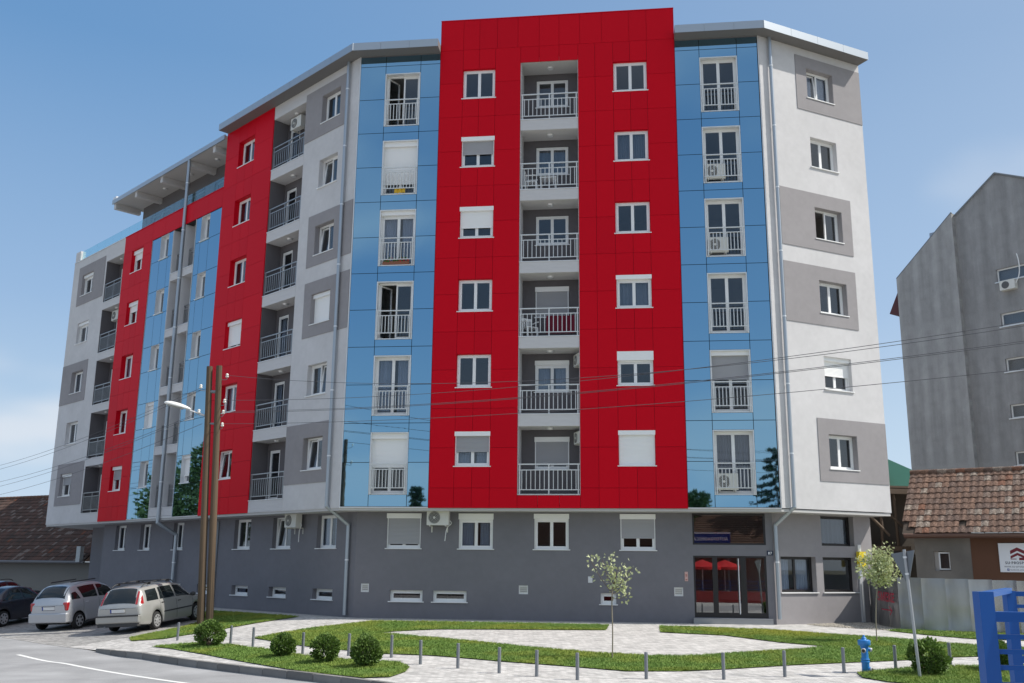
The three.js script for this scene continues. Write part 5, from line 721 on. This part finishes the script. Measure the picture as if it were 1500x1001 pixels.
// silver-beige estate car
car({ name: 'estate_car', label: 'dusty silver beige estate car with roof bars beside the wooden poles', pos: [-12.42, -35.95], heading: hdg(0.62, 2.88), wheels: [-1.27, 1.27], wr: 0.3, col: [0.42, 0.415, 0.395], spokes: 8, hole: 0.028,
  st: [[-2.25, 0.42, 0.82, 0.84, 0.70, 0.66], [-2.2, 0.30, 0.9, 0.95, 0.78, 0.68], [-2.08, 0.27, 0.93, 1.17, 0.83, 0.66], [-1.9, 0.25, 0.935, 1.40, 0.86, 0.62], [-1.7, 0.23, 0.935, 1.455, 0.87, 0.60], [-0.8, 0.2, 0.93, 1.485, 0.875, 0.61], [0.0, 0.19, 0.92, 1.475, 0.875, 0.60], [0.45, 0.19, 0.915, 1.40, 0.875, 0.60], [0.85, 0.19, 0.91, 1.18, 0.87, 0.63], [1.2, 0.2, 0.90, 0.97, 0.865, 0.68], [1.7, 0.21, 0.85, 0.89, 0.85, 0.66], [2.0, 0.22, 0.77, 0.81, 0.80, 0.62], [2.18, 0.26, 0.64, 0.68, 0.70, 0.56], [2.24, 0.34, 0.52, 0.54, 0.6, 0.5]],
  side: [[-1.82, -1.14, -1.72, -1.1, 0.1, 0.86], [-1.04, -0.86, -0.98, -0.86, 0.1, 0.88], [-0.83, -0.12, -0.83, -0.16, 0.1, 0.9], [-0.04, 1.0, -0.04, 0.42, 0.1, 0.9]], top: [['rear_window', -2.19, -1.86, -0.88, 0.88], ['windscreen', 0.46, 1.16, -0.93, 0.93]], seams: [-1.1, -0.08, 0.98], handles: [-0.95, 0.1],
  extra: ({ g, sidePatch, topPatch }) => { for (const s of [1, -1]) { sidePatch('tail_light', -2.17, -2.0, -2.04, -1.93, -0.0, 0.75, tailRed, s, 0.01); topPatch('tail_light', -2.19, -1.93, s * 0.9, s * 1.01, tailRed, 0.012); mesh('fog_lamp', bx(0.03, 0.05, 0.22), tailRed, g, -2.27, 0.52, s * 0.52); mesh('side_strip', bx(1.9, 0.045, 0.012), plastic, g, 0.05, 0.55, s * 0.88); mesh('roof_rail', tube([V3(-1.75, 1.46, s * 0.56), V3(-1.6, 1.53, s * 0.56), V3(0.05, 1.54, s * 0.55), V3(0.2, 1.46, s * 0.55)], 0.017, 24), plastic, g); mesh('mirror', new THREE.SphereGeometry(0.1, 12, 8).scale(0.6, 0.75, 1.1), plastic, g, 0.82, 0.97, s * 0.97); mesh('headlight', bx(0.1, 0.13, 0.32), M.trim, g, 2.08, 0.66, s * 0.5); }
    for (const x of [-1.35, -0.2]) mesh('roof_bar', merge([cyl(V3(x, 1.57, -0.64), V3(x, 1.57, 0.64), 0.02), bAt(x - 0.05, x + 0.05, 1.50, 1.59, -0.61, -0.53), bAt(x - 0.05, x + 0.05, 1.50, 1.59, 0.53, 0.61)]), M.black, g);
    mesh('rear_bumper', rbx(-2.31, -1.95, 0.34, 0.6, -0.8, 0.8), paint(0.38, 0.375, 0.355), g); mesh('bumper_strip', bAt(-2.32, -2.1, 0.555, 0.6, -0.785, 0.785), plastic, g); mesh('bumper_skirt', bAt(-2.28, -2.0, 0.24, 0.34, -0.74, 0.74), plastic, g); plate(g, -2.275, 0.74, 0.12); mesh('tailgate_trim', bAt(-2.21, -2.12, 0.84, 0.9, -0.6, 0.6), plastic, g); mesh('exhaust', cyl(V3(-2.32, 0.24, -0.45), V3(-2.0, 0.25, -0.45), 0.025), M.steel, g); } });
// small silver one-box car
car({ name: 'compact_car', label: 'small silver high roofed hatchback parked next to the estate car', pos: [-15.8, -37.9], heading: hdg(0.75, 2.7), wheels: [-1.21, 1.21], wr: 0.29, col: [0.47, 0.48, 0.50], spokes: 6, hole: 0.045,
  st: [[-1.82, 0.45, 0.88, 0.9, 0.68, 0.64], [-1.78, 0.32, 0.98, 1.03, 0.76, 0.66], [-1.66, 0.27, 1.02, 1.27, 0.81, 0.62], [-1.45, 0.24, 1.03, 1.47, 0.84, 0.58], [-1.2, 0.23, 1.02, 1.54, 0.85, 0.57], [-0.5, 0.22, 1.0, 1.585, 0.86, 0.57], [0.1, 0.22, 0.98, 1.56, 0.86, 0.57], [0.55, 0.22, 0.96, 1.42, 0.86, 0.58], [0.98, 0.22, 0.94, 1.16, 0.855, 0.6], [1.3, 0.23, 0.9, 0.97, 0.84, 0.64], [1.55, 0.25, 0.8, 0.84, 0.8, 0.6], [1.74, 0.3, 0.62, 0.66, 0.7, 0.52], [1.8, 0.36, 0.5, 0.52, 0.6, 0.46]],
  side: [[-1.55, -1.12, -1.5, -1.28, 0.06, 0.62], [-0.98, -0.22, -1.12, -0.24, 0.1, 0.9], [-0.14, 1.02, -0.14, 0.55, 0.1, 0.9]], top: [['rear_window', -1.73, -1.38, -0.95, 0.95], ['windscreen', 0.5, 1.22, -0.93, 0.93]], seams: [-1.02, -0.18, 0.9], handles: [-0.85, 0.0], handleMat: M.trim,
  extra: ({ g }) => { for (const s of [1, -1]) { mesh('tail_light', rbx(-1.815, -1.6, 0.68, 0.98, s * 0.68 - 0.1, s * 0.68 + 0.1), tailRed, g); mesh('mirror', new THREE.SphereGeometry(0.1, 12, 8).scale(0.6, 0.75, 1.1), plastic, g, 0.85, 1.02, s * 0.95); mesh('headlight', bx(0.14, 0.16, 0.3), M.trim, g, 1.6, 0.68, s * 0.48); } mesh('rear_bumper', rbx(-1.88, -1.5, 0.28, 0.62, -0.8, 0.8), paint(0.44, 0.45, 0.47), g); plate(g, -1.82, 0.78, 0.1); mesh('sill_trim', bAt(-0.85, 0.85, 0.2, 0.27, -0.86, 0.86), plastic, g);
    for (const s of [0.42]) { mesh('roof_rack', merge([cyl(V3(-1.2, 1.63, s), V3(0.1, 1.65, s), 0.02), cyl(V3(-1.2, 1.63, -s), V3(0.1, 1.65, -s), 0.02)]), M.black, g); } } });
const saloonSt = [[-2.2, 0.45, 0.78, 0.8, 0.66, 0.62], [-2.14, 0.3, 0.92, 0.96, 0.77, 0.64], [-1.9, 0.25, 0.95, 1.0, 0.83, 0.64], [-1.5, 0.23, 0.95, 1.03, 0.85, 0.63], [-1.1, 0.21, 0.94, 1.24, 0.86, 0.58], [-0.75, 0.2, 0.93, 1.39, 0.865, 0.56], [-0.2, 0.2, 0.92, 1.425, 0.865, 0.56], [0.25, 0.2, 0.91, 1.36, 0.865, 0.57], [0.7, 0.2, 0.9, 1.12, 0.86, 0.6], [1.05, 0.2, 0.88, 0.95, 0.855, 0.66], [1.7, 0.22, 0.8, 0.85, 0.83, 0.64], [2.05, 0.25, 0.68, 0.72, 0.74, 0.56], [2.18, 0.34, 0.52, 0.54, 0.6, 0.48]];
const saloon = { wheels: [-1.28, 1.28], wr: 0.3, spokes: 7, hole: 0.035, st: saloonSt, side: [[-1.35, -0.3, -0.8, -0.32, 0.1, 0.88], [-0.22, 0.85, -0.22, 0.3, 0.1, 0.9]], top: [['rear_window', -1.46, -0.82, -0.92, 0.92], ['windscreen', 0.3, 1.0, -0.92, 0.92]], seams: [-1.15, -0.27, 0.8], handles: [-0.95, 0.0],
  extra: ({ g }) => { for (const s of [1, -1]) { mesh('tail_light', rbx(-2.19, -2.0, 0.72, 0.9, s * 0.66 - 0.13, s * 0.66 + 0.13), tailRed, g); mesh('mirror', new THREE.SphereGeometry(0.1, 12, 8).scale(0.6, 0.75, 1.1), plastic, g, 0.7, 0.97, s * 0.95); mesh('headlight', bx(0.1, 0.13, 0.32), M.trim, g, 2.0, 0.62, s * 0.5); } mesh('rear_bumper', rbx(-2.26, -1.95, 0.3, 0.58, -0.8, 0.8), paint(0.02, 0.022, 0.03), g); plate(g, -2.2, 0.76, 0.06); } };
car({ ...saloon, name: 'saloon_car', label: 'dark blue black saloon car parked beyond the silver hatchback', pos: [-19.6, -40.2], heading: hdg(0.75, 2.7), col: [0.018, 0.02, 0.032] });
car({ ...saloon, name: 'saloon_car', label: 'dark car with roof rails parked nearest the tiled house', pos: [-22.3, -44.6], heading: hdg(0.75, 2.7), col: [0.025, 0.026, 0.035], extra: (k) => { saloon.extra(k); for (const s of [1, -1]) mesh('roof_rail', tube([V3(-0.9, 1.36, s * 0.5), V3(-0.7, 1.46, s * 0.5), V3(0.0, 1.47, s * 0.5), V3(0.2, 1.4, s * 0.5)], 0.018, 16), M.black, k.g); } });

// ---------- across the street: what the glass fronts mirror ----------
function broadTree(x, z, h, rad, seed, label) {
  const o = thing('broadleaf_tree', label, 'tree', [x, -0.8, z], 0, 'leafy trees across the street'), r = rng(seed); mesh('trunk', cyl(V3(0, -0.3, 0), V3(0.2, h * 0.5, 0), 0.28, 0.16, 10), bark, o); const limbs = [], lobes = [];
  for (let k = 0; k < 12; k++) { const a = r() * 6.28, v = r(), e = V3(Math.cos(a) * rad * (0.35 + 0.5 * r()), h * (0.38 + 0.55 * v), Math.sin(a) * rad * (0.35 + 0.5 * r())); limbs.push(cyl(V3(0.1, h * (0.2 + 0.25 * v), 0), e, 0.08, 0.03, 6)); lobes.push([e, rad * (0.32 + 0.22 * r())]); }
  mesh('limb', merge(limbs), bark, o); mesh('crown', leafGeo(9000, seed + 3, (q) => { const [c, s] = lobes[Math.floor(q() * lobes.length)]; const d = V3(q() - 0.5, q() - 0.5, q() - 0.5).normalize(), k = Math.cbrt(q()); return [c.clone().addScaledVector(d, s * k), d]; }, 0.32, 0.1), leafMat(0.07, 0.12, 0.025), o);
}
function conifer(x, z, h, rad, seed, label) {
  const o = thing('conifer', label, 'tree', [x, -0.8, z], 0, 'conifers across the street'); mesh('trunk', cyl(V3(0, -0.3, 0), V3(0, h * 0.97, 0), 0.2, 0.03, 9), bark, o);
  const r0 = rng(seed), br = []; for (let k = 0; k < 70; k++) { const t = 0.12 + 0.86 * k / 70, a = k * 2.4 + r0(), L = rad * Math.pow(1 - t, 0.75) * (0.65 + 0.5 * r0()) + 0.15; br.push([V3(0, h * t, 0), V3(Math.cos(a) * L, h * t - L * 0.12, Math.sin(a) * L)]); }
  mesh('limb', merge(br.map(([a, b]) => cyl(a, b, 0.03, 0.01, 5))), bark, o); mesh('foliage', leafGeo(9000, seed + 1, (q) => { const [a, b] = br[Math.floor(q() * br.length)], t = 0.15 + 0.9 * q(), d = V3(q() - 0.5, q() * 0.4 - 0.3, q() - 0.5); return [a.clone().lerp(b, t).addScaledVector(d, 0.35), b.clone().sub(a).normalize()]; }, 0.24, 0.05), leafMat(0.03, 0.065, 0.022, 0.15), o);
}
conifer(9.6, 15, 12.4, 4.4, 201, 'tall dark conifer behind the cafe house'); conifer(-21.3, 15, 9.4, 1.7, 203, 'slim conifer across the street from the twin poles'); 
broadTree(2.4, 17, 8.6, 2.6, 205, 'round leafy tree behind the cafe roof'); broadTree(-46, -53.5, 11.2, 4.2, 207, 'big leafy tree across the street from the tiled house'); broadTree(-53, -66, 9.2, 2.6, 209, 'smaller leafy tree further down the street');
{ // cafe house with terrace
  const H = thing('cafe_house', 'brown house with tiled roof and terrace across the street', 'house', [0, 0, 0]), wl = std(lin(0.22, 0.085, 0.06), 0.95, { map: mottleHard });
  mesh('wall', bAt(-30, 12, -0.9, 3.5, 12.0, 12.3), wl, H); const rf = mesh('roof', bAt(-30.4, 12.4, -0.04, 0.04, 0, 5.2), std(lin(0.15, 0.075, 0.05), 0.95, { map: mottleHard }), H, 0, 3.45, 11.6); rf.rotation.x = -0.62; for (let k = 0; k < 16; k++) mesh('tile_course', bAt(-30.4, 12.4, 0.045, 0.085, k * 0.32, k * 0.32 + 0.06), tileMats[k % 3], rf);
  mesh('terrace_wall', bAt(-4, 12, -1.0, 0.12, 6.0, 6.25), std(lin(0.42, 0.05, 0.045), 0.8), H); mesh('terrace_floor', bAt(-4, 12, -0.9, 0.02, 6.25, 12), std(lin(0.35, 0.12, 0.10), 0.9), H);
  const sg = thing('car_wash_sign', 'blue roadside sign board reading AUTOPRAONICA', 'sign', [0, 0, 0]); mesh('board', bAt(2.9, 5.95, 3.6, 4.42, 11.3, 11.42), std(lin(0.02, 0.04, 0.22), 0.5), sg); mesh('board_edge', bAt(2.88, 5.97, 4.42, 4.52, 11.28, 11.44), M.white, sg); for (const x of [3.1, 5.75]) mesh('post', bAt(x - 0.05, x + 0.05, 0, 4.4, 11.43, 11.53), M.steel, sg);
  const p = mesh('lettering', new THREE.PlaneGeometry(3.0, 0.78), std(lin(0.95, 0.95, 0.95), 0.5, { map: textTex(1024, 266, (x, w, h) => { x.fillStyle = '#1c2f86'; x.fillRect(0, 0, w, h); x.fillStyle = '#f4f4f4'; x.font = 'bold 118px sans-serif'; x.textAlign = 'center'; x.textBaseline = 'middle'; x.fillText('AUTOPRAONICA', w / 2, h / 2, 950); }) }), sg, 4.425, 4.01, 11.294); p.rotation.y = Math.PI;
  const bl = std(lin(0.01, 0.05, 0.25), 0.5), f = thing('terrace_railing', 'blue terrace railing above the red wall across the street', 'railing', [0, 0, 0]); for (const y of [0.3, 0.55, 0.85]) mesh('rail', bAt(-4, 12, y - 0.02, y + 0.02, 6.08, 6.12), bl, f); for (let k = 0; k < 17; k++) mesh('post', bAt(-4 + k - 0.025, -4 + k + 0.025, 0.12, 0.87, 6.07, 6.13), bl, f);
  for (const [x, z, i] of [[3.9, 8.4, 0], [5.5, 9.6, 1]]) { const u = thing('parasol', i ? 'red terrace parasol nearer the cafe wall' : 'red terrace parasol nearer the railing', 'parasol', [x, 0.02, z]); mesh('pole', cyl(V3(0, 0, 0), V3(0, 2.35, 0), 0.025), M.white, u); mesh('canopy', new THREE.ConeGeometry(1.5, 0.55, 8, 1, true), std(lin(0.6, 0.01, 0.015), 0.8), u, 0, 2.1, 0); mesh('valance', new THREE.CylinderGeometry(1.5, 1.5, 0.2, 8, 1, true), std(lin(0.6, 0.01, 0.015), 0.8), u, 0, 1.73, 0); mesh('base', new THREE.CylinderGeometry(0.28, 0.3, 0.1, 16), M.steel, u, 0, 0.05, 0); }
}
renderer.render(scene, camera);
